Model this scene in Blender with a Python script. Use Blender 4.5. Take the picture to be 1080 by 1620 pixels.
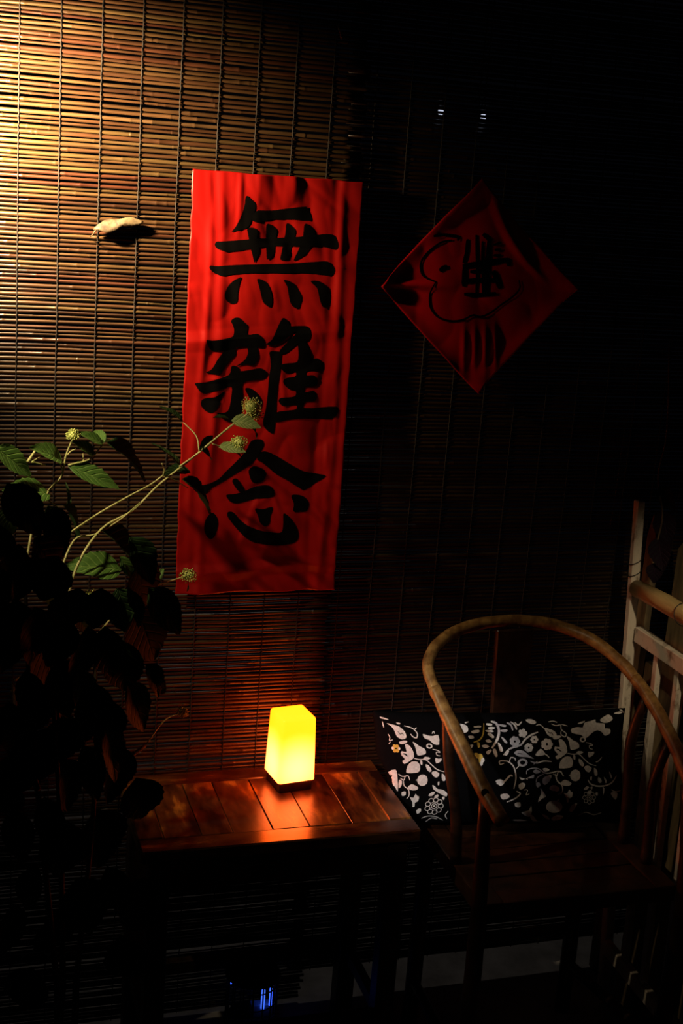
import bpy, bmesh, math, random
from mathutils import Vector, Matrix, noise
from mathutils.geometry import tessellate_polygon
R = math.radians
random.seed(11)
scene = bpy.context.scene
for o in list(bpy.data.objects):
    bpy.data.objects.remove(o)
COL = scene.collection

# ------------------------------------------------------------------ camera
cd = bpy.data.cameras.new('camera')
cam = bpy.data.objects.new('camera', cd)
COL.objects.link(cam)
cd.sensor_width = 36.0
cd.sensor_fit = 'AUTO'
cd.lens = 45.66
cd.clip_start = 0.02
cam.matrix_world = Matrix(((0.954271, 0.005819, -0.298887, 0.0),
                           (-0.290096, 0.259455, -0.921155, -2.6),
                           (0.072188, 0.965738, 0.249278, 1.92),
                           (0, 0, 0, 1)))
scene.camera = cam
# ------------------------------------------------------------------ world, exposure
w = bpy.data.worlds.new('night')
scene.world = w
w.use_nodes = True
w.node_tree.nodes['Background'].inputs[0].default_value = (0.5, 0.6, 1.0, 1)
w.node_tree.nodes['Background'].inputs[1].default_value = 0.0012
vs = scene.view_settings
vs.view_transform = 'Standard'
try:
    vs.look = 'None'
except Exception:
    pass
vs.gamma = 1.0
vs.use_curve_mapping = False
vs.exposure = 0.0


# ------------------------------------------------------------------ lamps of the place, and a fill added for the plant
def spot(name, loc, target, power, color, angle, blend=0.6, radius=0.03):
    d = bpy.data.lights.new(name, 'SPOT')
    d.energy = power
    d.color = color
    d.spot_size = R(angle)
    d.spot_blend = blend
    d.shadow_soft_size = radius
    o = bpy.data.objects.new(name, d)
    o.location = loc
    o.rotation_euler = (Vector(target) - Vector(loc)).to_track_quat('-Z', 'Y').to_euler()
    COL.objects.link(o)
    return o


def bulb(name, loc, power, color, radius=0.03):
    d = bpy.data.lights.new(name, 'POINT')
    d.energy = power
    d.color = color
    d.shadow_soft_size = radius
    o = bpy.data.objects.new(name, d)
    o.location = loc
    COL.objects.link(o)
    return o


spot('reflector_lamp', (0.045, -0.18, 2.00), (0.118, 0.02, 1.955), 142.0, (1.0, 0.70, 0.38), 123, 0.40, 0.02)
spot('plant_fill', (-0.16, -0.40, 1.86), (0.30, -0.18, 1.37), 30.0, (1.0, 0.80, 0.52), 52, 1.0, 0.015)  # added unseen fill, only there to brighten the shrub's leaves
spot('porch_light', (-0.25, -1.65, 1.80), (0.98, -0.20, 0.76), 85.0, (1.0, 0.93, 0.88), 13, 0.9, 0.03)
spot('fence_light', (1.10, -1.70, 2.05), (1.57, -0.38, 1.10), 48.0, (1.0, 0.80, 0.50), 19, 1.0, 0.02)
spot('yard_light', (0.9, 0.9, 2.2), (0.80, 0.20, 0.0), 5.0, (1.0, 0.92, 0.85), 70, 0.5, 0.03)


# ------------------------------------------------------------------ materials
def mat(name, color=(0.5, 0.5, 0.5), rough=0.5, spec=0.5):
    m = bpy.data.materials.new(name)
    m.use_nodes = True
    b = m.node_tree.nodes['Principled BSDF']
    b.inputs['Base Color'].default_value = (*color, 1)
    b.inputs['Roughness'].default_value = rough
    b.inputs['Specular IOR Level'].default_value = spec
    return m


def N(m, t, **kw):
    n = m.node_tree.nodes.new(t)
    for k, v in kw.items():
        setattr(n, k, v)
    return n


def L(m, a, b):
    m.node_tree.links.new(a, b)


def B(m):
    return m.node_tree.nodes['Principled BSDF']


def noisy(name, c1, c2, scale=(8, 8, 8), rough=0.55, bump=0.3, detail=6, spec=0.4, lo=0.35, hi=0.65, dist=0.003, c3=None, rand=False):
    """two-tone noise stretched by `scale` in object space, with relief"""
    m = mat(name, c1, rough, spec)
    tc = N(m, 'ShaderNodeTexCoord')
    mp = N(m, 'ShaderNodeMapping')
    mp.inputs['Scale'].default_value = scale
    L(m, tc.outputs['Object'], mp.inputs['Vector'])
    nz = N(m, 'ShaderNodeTexNoise')
    nz.inputs['Scale'].default_value = 1.0
    nz.inputs['Detail'].default_value = detail
    nz.inputs['Roughness'].default_value = 0.62
    vec = mp.outputs['Vector']
    if rand:
        oi = N(m, 'ShaderNodeObjectInfo')
        ad = N(m, 'ShaderNodeVectorMath', operation='MULTIPLY_ADD')
        cb = N(m, 'ShaderNodeCombineXYZ')
        for i in range(3):
            L(m, oi.outputs['Random'], cb.inputs[i])
        ad.inputs[1].default_value = (37, 53, 71)
        L(m, cb.outputs[0], ad.inputs[0])
        L(m, mp.outputs['Vector'], ad.inputs[2])
        vec = ad.outputs[0]
    L(m, vec, nz.inputs['Vector'])
    cr = N(m, 'ShaderNodeValToRGB')
    cr.color_ramp.elements[0].position = lo
    cr.color_ramp.elements[1].position = hi
    cr.color_ramp.elements[0].color = (*c1, 1)
    cr.color_ramp.elements[1].color = (*c2, 1)
    if c3:
        e = cr.color_ramp.elements.new((lo + hi) / 2)
        e.color = (*c3, 1)
    L(m, nz.outputs['Fac'], cr.inputs['Fac'])
    L(m, cr.outputs['Color'], B(m).inputs['Base Color'])
    if bump:
        bp = N(m, 'ShaderNodeBump')
        bp.inputs['Strength'].default_value = bump
        bp.inputs['Distance'].default_value = dist
        L(m, nz.outputs['Fac'], bp.inputs['Height'])
        L(m, bp.outputs['Normal'], B(m).inputs['Normal'])
    return m


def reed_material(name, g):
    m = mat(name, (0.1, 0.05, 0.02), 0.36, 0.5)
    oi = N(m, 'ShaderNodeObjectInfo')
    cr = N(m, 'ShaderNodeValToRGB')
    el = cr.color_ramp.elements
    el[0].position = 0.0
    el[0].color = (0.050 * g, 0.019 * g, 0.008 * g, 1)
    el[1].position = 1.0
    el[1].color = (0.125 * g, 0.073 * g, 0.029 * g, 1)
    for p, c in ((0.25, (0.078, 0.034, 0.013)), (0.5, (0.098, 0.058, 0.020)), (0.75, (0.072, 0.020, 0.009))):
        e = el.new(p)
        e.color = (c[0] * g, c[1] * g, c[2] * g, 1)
    L(m, oi.outputs['Random'], cr.inputs['Fac'])
    tc = N(m, 'ShaderNodeTexCoord')
    mp = N(m, 'ShaderNodeMapping')
    mp.inputs['Scale'].default_value = (9, 90, 160)
    L(m, tc.outputs['Object'], mp.inputs['Vector'])
    sh = N(m, 'ShaderNodeVectorMath', operation='MULTIPLY_ADD')
    cb = N(m, 'ShaderNodeCombineXYZ')
    L(m, oi.outputs['Random'], cb.inputs[0])
    L(m, oi.outputs['Random'], cb.inputs[2])
    sh.inputs[1].default_value = (177, 1, 91)
    L(m, cb.outputs[0], sh.inputs[0])
    L(m, mp.outputs['Vector'], sh.inputs[2])
    nz = N(m, 'ShaderNodeTexNoise')
    nz.inputs['Scale'].default_value = 1.0
    nz.inputs['Detail'].default_value = 4
    L(m, sh.outputs[0], nz.inputs['Vector'])
    c2 = N(m, 'ShaderNodeValToRGB')
    c2.color_ramp.elements[0].position = 0.3
    c2.color_ramp.elements[0].color = (0.55, 0.5, 0.45, 1)
    c2.color_ramp.elements[1].position = 0.7
    c2.color_ramp.elements[1].color = (1.35, 1.4, 1.4, 1)
    L(m, nz.outputs['Fac'], c2.inputs['Fac'])
    mx = N(m, 'ShaderNodeMix', data_type='RGBA', blend_type='MULTIPLY')
    mx.inputs[0].default_value = 1.0
    L(m, cr.outputs['Color'], mx.inputs[6])
    L(m, c2.outputs['Color'], mx.inputs[7])
    L(m, mx.outputs[2], B(m).inputs['Base Color'])
    bp = N(m, 'ShaderNodeBump')
    bp.inputs['Strength'].default_value = 0.25
    bp.inputs['Distance'].default_value = 0.001
    L(m, nz.outputs['Fac'], bp.inputs['Height'])
    L(m, bp.outputs['Normal'], B(m).inputs['Normal'])
    return m


def leaf_material(name, c1, c2, rough=0.5, spec=0.35, through=0.12):
    m = mat(name, c1, rough, spec)
    uv = N(m, 'ShaderNodeUVMap')
    sp = N(m, 'ShaderNodeSeparateXYZ')
    L(m, uv.outputs['UV'], sp.inputs[0])          # x: along 0..1, y: across -1..1 (+2)
    ac = N(m, 'ShaderNodeMath', operation='SUBTRACT')
    ac.inputs[1].default_value = 2.0
    L(m, sp.outputs[1], ac.inputs[0])
    ab = N(m, 'ShaderNodeMath', operation='ABSOLUTE')
    L(m, ac.outputs[0], ab.inputs[0])
    k = N(m, 'ShaderNodeMath', operation='MULTIPLY_ADD')      # t*7 - s*1.6
    k.inputs[1].default_value = 7.0
    L(m, sp.outputs[0], k.inputs[0])
    k2 = N(m, 'ShaderNodeMath', operation='MULTIPLY')
    k2.inputs[1].default_value = -1.9
    L(m, ab.outputs[0], k2.inputs[0])
    L(m, k2.outputs[0], k.inputs[2])
    fr = N(m, 'ShaderNodeMath', operation='PINGPONG')
    fr.inputs[1].default_value = 0.5
    L(m, k.outputs[0], fr.inputs[0])
    sm = N(m, 'ShaderNodeMath', operation='SMOOTH_MIN')
    sm.inputs[2].default_value = 0.05
    mid = N(m, 'ShaderNodeMath', operation='MULTIPLY')
    mid.inputs[1].default_value = 2.2
    L(m, ab.outputs[0], mid.inputs[0])
    L(m, fr.outputs[0], sm.inputs[0])
    L(m, mid.outputs[0], sm.inputs[1])
    mr = N(m, 'ShaderNodeMapRange')
    mr.inputs['From Max'].default_value = 0.16
    L(m, sm.outputs[0], mr.inputs['Value'])
    nz = N(m, 'ShaderNodeTexNoise')
    nz.inputs['Scale'].default_value = 26
    nz.inputs['Detail'].default_value = 5
    tc = N(m, 'ShaderNodeTexCoord')
    L(m, tc.outputs['Object'], nz.inputs['Vector'])
    c = N(m, 'ShaderNodeMix', data_type='RGBA')
    c.inputs[6].default_value = (*c1, 1)
    c.inputs[7].default_value = (*c2, 1)
    L(m, nz.outputs['Fac'], c.inputs[0])
    v = N(m, 'ShaderNodeMix', data_type='RGBA')
    v.inputs[6].default_value = (c2[0] * 1.9, c2[1] * 1.6, c2[2] * 2.0, 1)
    L(m, mr.outputs[0], v.inputs[0])
    L(m, c.outputs[2], v.inputs[7])
    L(m, v.outputs[2], B(m).inputs['Base Color'])
    bp = N(m, 'ShaderNodeBump')
    bp.inputs['Strength'].default_value = 0.6
    bp.inputs['Distance'].default_value = 0.002
    L(m, mr.outputs[0], bp.inputs['Height'])
    L(m, bp.outputs['Normal'], B(m).inputs['Normal'])
    tr = N(m, 'ShaderNodeBsdfTranslucent')
    L(m, v.outputs[2], tr.inputs['Color'])
    ms = N(m, 'ShaderNodeMixShader')
    ms.inputs[0].default_value = through
    L(m, B(m).outputs[0], ms.inputs[1])
    L(m, tr.outputs[0], ms.inputs[2])
    out = m.node_tree.nodes['Material Output']
    L(m, ms.outputs[0], out.inputs['Surface'])
    return m


def paper_material(name, c, rough):
    m = noisy(name, c, (c[0] * 0.86, c[1] * 0.8, c[2] * 0.8), (14, 14, 14), rough, 0.12, 5, 0.35, 0.35, 0.7, 0.002)
    return m


def shade_material():
    """milky plastic lit by a lamp in the foot: brightest low down"""
    m = mat('milky_shade', (0.8, 0.7, 0.5), 0.35, 0.4)
    tc = N(m, 'ShaderNodeTexCoord')
    sp = N(m, 'ShaderNodeSeparateXYZ')
    L(m, tc.outputs['Object'], sp.inputs[0])
    # distance from the glowing core (object z from 0 at the foot to 0.135 at the top)
    ds = N(m, 'ShaderNodeVectorMath', operation='DISTANCE')
    ds.inputs[1].default_value = (0.0, 0.0, 0.028)
    L(m, tc.outputs['Object'], ds.inputs[0])
    mr = N(m, 'ShaderNodeMapRange', interpolation_type='SMOOTHSTEP')
    mr.inputs['From Min'].default_value = 0.018
    mr.inputs['From Max'].default_value = 0.098
    L(m, ds.outputs['Value'], mr.inputs['Value'])
    c = N(m, 'ShaderNodeMix', data_type='RGBA')
    c.inputs[6].default_value = (1.0, 0.15, 0.034, 1)
    c.inputs[7].default_value = (1.0, 0.086, 0.0011, 1)
    L(m, mr.outputs[0], c.inputs[0])
    s = N(m, 'ShaderNodeMix', data_type='FLOAT')
    s.inputs[2].default_value = 18.0
    s.inputs[3].default_value = 10.5
    L(m, mr.outputs[0], s.inputs[0])
    L(m, c.outputs[2], B(m).inputs['Emission Color'])
    L(m, s.outputs[0], B(m).inputs['Emission Strength'])
    B(m).inputs['Base Color'].default_value = (0.3, 0.2, 0.05, 1)
    return m


def glow(name, c, s):
    m = mat(name, (0.02, 0.02, 0.03), 0.4)
    B(m).inputs['Emission Color'].default_value = (*c, 1)
    B(m).inputs['Emission Strength'].default_value = s
    return m


M = {}
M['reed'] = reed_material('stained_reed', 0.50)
M['reed_shaded'] = reed_material('shade_toned_reed', 0.24)  # same reed darkened: the right blind's shade is put into its colour
M['cord'] = noisy('dark_hemp_cord', (0.004, 0.0025, 0.0018), (0.012, 0.008, 0.005), (60, 60, 400), 0.8, 0.5, 3)
M['paper'] = paper_material('red_paper', (0.30, 0.0030, 0.0012), 0.42)
M['paper2'] = paper_material('dark_red_foil_paper', (0.47, 0.004, 0.006), 0.33)
M['ink'] = mat('brush_ink', (0.0012, 0.0011, 0.0011), 0.8, 0.05)
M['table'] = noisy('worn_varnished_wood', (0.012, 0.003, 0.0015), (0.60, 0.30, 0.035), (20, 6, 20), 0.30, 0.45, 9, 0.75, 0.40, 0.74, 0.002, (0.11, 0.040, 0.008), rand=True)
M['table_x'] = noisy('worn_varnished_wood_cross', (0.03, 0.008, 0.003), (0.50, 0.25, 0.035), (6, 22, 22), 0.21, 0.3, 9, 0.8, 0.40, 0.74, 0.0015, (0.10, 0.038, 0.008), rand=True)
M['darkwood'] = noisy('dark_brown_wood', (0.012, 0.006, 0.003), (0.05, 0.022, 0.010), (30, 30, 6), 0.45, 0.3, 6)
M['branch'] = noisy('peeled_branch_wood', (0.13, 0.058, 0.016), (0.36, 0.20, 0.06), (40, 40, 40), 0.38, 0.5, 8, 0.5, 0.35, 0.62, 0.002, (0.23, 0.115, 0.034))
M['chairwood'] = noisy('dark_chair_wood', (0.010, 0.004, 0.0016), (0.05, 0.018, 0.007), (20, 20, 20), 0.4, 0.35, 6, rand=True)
M['hole'] = mat('dark_hole', (0.004, 0.003, 0.002), 0.9, 0.1)
M['cloth'] = noisy('black_cotton', (0.0015, 0.0015, 0.002), (0.004, 0.004, 0.005), (900, 900, 900), 0.95, 0.2, 2, 0.04, dist=0.0005)
M['print'] = noisy('white_print', (0.62, 0.60, 0.60), (0.80, 0.78, 0.77), (160, 160, 160), 0.85, 0.1, 3, 0.2)
M['print_y'] = noisy('yellow_print', (0.55, 0.36, 0.05), (0.66, 0.48, 0.10), (160, 160, 160), 0.85, 0.1, 3, 0.2)
M['paint'] = noisy('flaking_pale_paint', (0.16, 0.11, 0.07), (0.58, 0.50, 0.40), (45, 45, 30), 0.7, 0.6, 8, 0.3, 0.30, 0.46, 0.003, rand=True)
M['pole'] = noisy('yellow_bamboo_pole', (0.34, 0.22, 0.08), (0.60, 0.43, 0.19), (30, 6, 30), 0.35, 0.3, 5)
M['board'] = noisy('weathered_brown_board', (0.05, 0.035, 0.018), (0.20, 0.14, 0.065), (30, 30, 5), 0.7, 0.5, 6, rand=True)
M['glint'] = mat('lantern_reflector', (0.25, 0.27, 0.30), 0.2, 0.6)
M['black'] = mat('matt_black', (0.006, 0.006, 0.007), 0.7, 0.2)
M['wire'] = mat('dark_wire', (0.012, 0.012, 0.012), 0.5, 0.4)
M['floor'] = noisy('pale_concrete', (0.20, 0.185, 0.165), (0.36, 0.33, 0.30), (9, 9, 9), 0.85, 0.3, 8, 0.2)
M['beam'] = noisy('beam_wood', (0.02, 0.012, 0.007), (0.07, 0.04, 0.02), (5, 40, 40), 0.7, 0.3, 6)
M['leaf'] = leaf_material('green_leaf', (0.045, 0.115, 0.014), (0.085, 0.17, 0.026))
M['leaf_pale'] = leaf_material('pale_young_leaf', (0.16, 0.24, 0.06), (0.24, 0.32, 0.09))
M['leaf_shaded'] = leaf_material('shade_toned_green_leaf', (0.012, 0.034, 0.007), (0.022, 0.048, 0.010), 0.7, 0.12, 0.0)  # darker copy of the leaf green, shade of the unlit leaves painted in
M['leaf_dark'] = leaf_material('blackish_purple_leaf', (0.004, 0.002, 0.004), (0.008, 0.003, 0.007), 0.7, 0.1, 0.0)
M['stem'] = noisy('green_stem', (0.30, 0.32, 0.08), (0.58, 0.54, 0.20), (50, 50, 50), 0.5, 0.2, 4)
M['woody'] = noisy('brown_woody_stem', (0.05, 0.03, 0.015), (0.12, 0.08, 0.04), (60, 60, 20), 0.8, 0.4, 4)
M['bud'] = noisy('yellow_green_bud', (0.26, 0.34, 0.05), (0.75, 0.76, 0.20), (300, 300, 300), 0.55, 0.0, 2, rand=True)
M['dry'] = noisy('dry_leaf_tan', (0.035, 0.022, 0.011), (0.12, 0.088, 0.045), (60, 60, 60), 0.65, 0.4, 5)
M['straw'] = mat('pale_pink_straw', (0.55, 0.32, 0.26), 0.5)
M['shade'] = shade_material()
M['blue'] = glow('blue_tube_light', (0.04, 0.12, 1.0), 2.0)
M['white_led'] = glow('cool_white_led', (0.72, 0.78, 1.0), 0.8)


# ------------------------------------------------------------------ mesh helpers
def obj(name, me, parent=None, m=None, smooth=False):
    if m is not None and not me.materials:
        me.materials.append(m)
    if smooth:
        for p in me.polygons:
            p.use_smooth = True
    o = bpy.data.objects.new(name, me)
    COL.objects.link(o)
    if parent is not None:
        o.parent = parent
    return o


def tag(o, label, cat, group=None, kind=None):
    o['label'] = label
    o['category'] = cat
    if group:
        o['group'] = group
    if kind:
        o['kind'] = kind
    return o


def thing(name, loc, label, cat, rz=0.0, group=None, kind=None):
    o = bpy.data.objects.new(name, None)
    o.empty_display_size = 0.05
    COL.objects.link(o)
    o.location = loc
    o.rotation_euler = (0, 0, rz)
    bpy.context.view_layer.update()
    return tag(o, label, cat, group, kind)


def mesh(name, verts, faces):
    me = bpy.data.meshes.new(name)
    me.from_pydata([tuple(v) for v in verts], [], faces)
    me.validate()
    me.update()
    return me


def from_bm(name, bm):
    bmesh.ops.recalc_face_normals(bm, faces=bm.faces)
    me = bpy.data.meshes.new(name)
    bm.to_mesh(me)
    bm.free()
    return me


def box_mesh(name, lo, hi, bevel=0.0, jitter=0.0, seg=1):
    bm = bmesh.new()
    bmesh.ops.create_cube(bm, size=1.0)
    for v in bm.verts:
        for i in range(3):
            v.co[i] = (lo[i] + hi[i]) / 2 + v.co[i] * (hi[i] - lo[i]) + random.uniform(-jitter, jitter)
    if bevel:
        bmesh.ops.bevel(bm, geom=bm.edges[:], offset=bevel, segments=seg, affect='EDGES', profile=0.7)
    return from_bm(name, bm)


def catmull(P, n):
    P = [Vector(p) for p in P]
    out = []
    for i in range(len(P) - 1):
        p0 = P[i - 1] if i else P[i] * 2 - P[i + 1]
        p1, p2 = P[i], P[i + 1]
        p3 = P[i + 2] if i + 2 < len(P) else P[i + 1] * 2 - P[i]
        for k in range(n):
            t = k / n
            out.append(0.5 * ((2 * p1) + (p2 - p0) * t + (2 * p0 - 5 * p1 + 4 * p2 - p3) * t * t + (3 * p1 - p0 - 3 * p2 + p3) * t ** 3))
    out.append(P[-1].copy())
    return out


def tube(name, pts, rad, sides=8, jit=0.0, cap=True, off=None):
    """swept round section; rad a number or a list"""
    pts = [Vector(p) for p in pts]
    n = len(pts)
    rr = rad if isinstance(rad, (list, tuple)) else [rad] * n
    V, F = [], []
    up = Vector((0, 0, 1))
    t0 = (pts[1] - pts[0]).normalized()
    if abs(t0.dot(up)) > 0.9:
        up = Vector((0, 1, 0))
    prev = (up - t0 * up.dot(t0)).normalized()
    for i, p in enumerate(pts):
        t = (pts[min(i + 1, n - 1)] - pts[max(i - 1, 0)]).normalized()
        prev = (prev - t * prev.dot(t)).normalized()
        s = t.cross(prev)
        for k in range(sides):
            a = 2 * math.pi * k / sides
            q = rr[i]
            if jit:
                q *= 1 + jit * noise.noise(Vector((p.x * 40 + math.cos(a) * 1.3, p.y * 40 + math.sin(a) * 1.3, p.z * 40)))
            V.append(p + (prev * math.cos(a) + s * math.sin(a)) * q)
    for i in range(n - 1):
        for k in range(sides):
            a, b = i * sides + k, i * sides + (k + 1) % sides
            F.append((a, b, b + sides, a + sides))
    if cap:
        F.append(tuple(range(sides - 1, -1, -1)))
        F.append(tuple(range((n - 1) * sides, n * sides)))
    return mesh(name, V, F)


def local(parent, pts):
    """world points to the parent's space"""
    mi = parent.matrix_world.inverted()
    return [mi @ Vector(p) for p in pts]


def drape(name, polys, fn, step, mats):
    """flat printed shapes: polygons cut on a grid of `step` so that they follow fn(x, y) -> point.
    polys: list of (points, material index); each polygon simple."""
    bm = bmesh.new()
    for pts, mi in polys:
        vv = [Vector((x, y, 0)) for x, y in pts]
        tri = tessellate_polygon([vv])
        bv = [bm.verts.new(v) for v in vv]
        for t in tri:
            try:
                f = bm.faces.new([bv[i] for i in t])
                f.material_index = mi
            except ValueError:
                pass
    xs = [v.co.x for v in bm.verts]
    ys = [v.co.y for v in bm.verts]
    for ax, lo, hi in ((0, min(xs), max(xs)), (1, min(ys), max(ys))):
        k = math.ceil(lo / step)
        while k * step < hi:
            co = [0, 0, 0]
            no = [0, 0, 0]
            co[ax] = k * step
            no[ax] = 1
            bmesh.ops.bisect_plane(bm, geom=bm.verts[:] + bm.edges[:] + bm.faces[:], plane_co=co, plane_no=no, dist=1e-6)
            k += 1
    for v in bm.verts:
        v.co = fn(v.co.x, v.co.y)
    me = bpy.data.meshes.new(name)
    bm.to_mesh(me)
    bm.free()
    for q in mats:
        me.materials.append(q)
    for p in me.polygons:
        p.use_smooth = True
    return me


def smooth_poly(pts, n=3):
    """closed Catmull-Rom outline"""
    m = len(pts)
    out = []
    for i in range(m):
        p0, p1, p2, p3 = [Vector((*pts[(i + k) % m], 0)) for k in (-1, 0, 1, 2)]
        for k in range(n):
            t = k / n
            q = 0.5 * ((2 * p1) + (p2 - p0) * t + (2 * p0 - 5 * p1 + 4 * p2 - p3) * t * t + (3 * p1 - p0 - 3 * p2 + p3) * t ** 3)
            out.append((q.x, q.y))
    return out


def ribbon(pts, wdt, n=5, taper=0.5):
    c = catmull([(x, y, 0) for x, y in pts], n)
    a, b = [], []
    m = len(c)
    for i, p in enumerate(c):
        t = (c[min(i + 1, m - 1)] - c[max(i - 1, 0)]).normalized()
        nrm = Vector((-t.y, t.x, 0))
        f = i / (m - 1)
        h = wdt / 2 * (taper + (1 - taper) * min(1, 4 * min(f, 1 - f) + 0.2))
        a.append(p + nrm * h)
        b.append(p - nrm * h)
    quads = []
    for i in range(m - 1):
        quads.append([(q.x, q.y) for q in (a[i], b[i], b[i + 1], a[i + 1])])
    return quads


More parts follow.
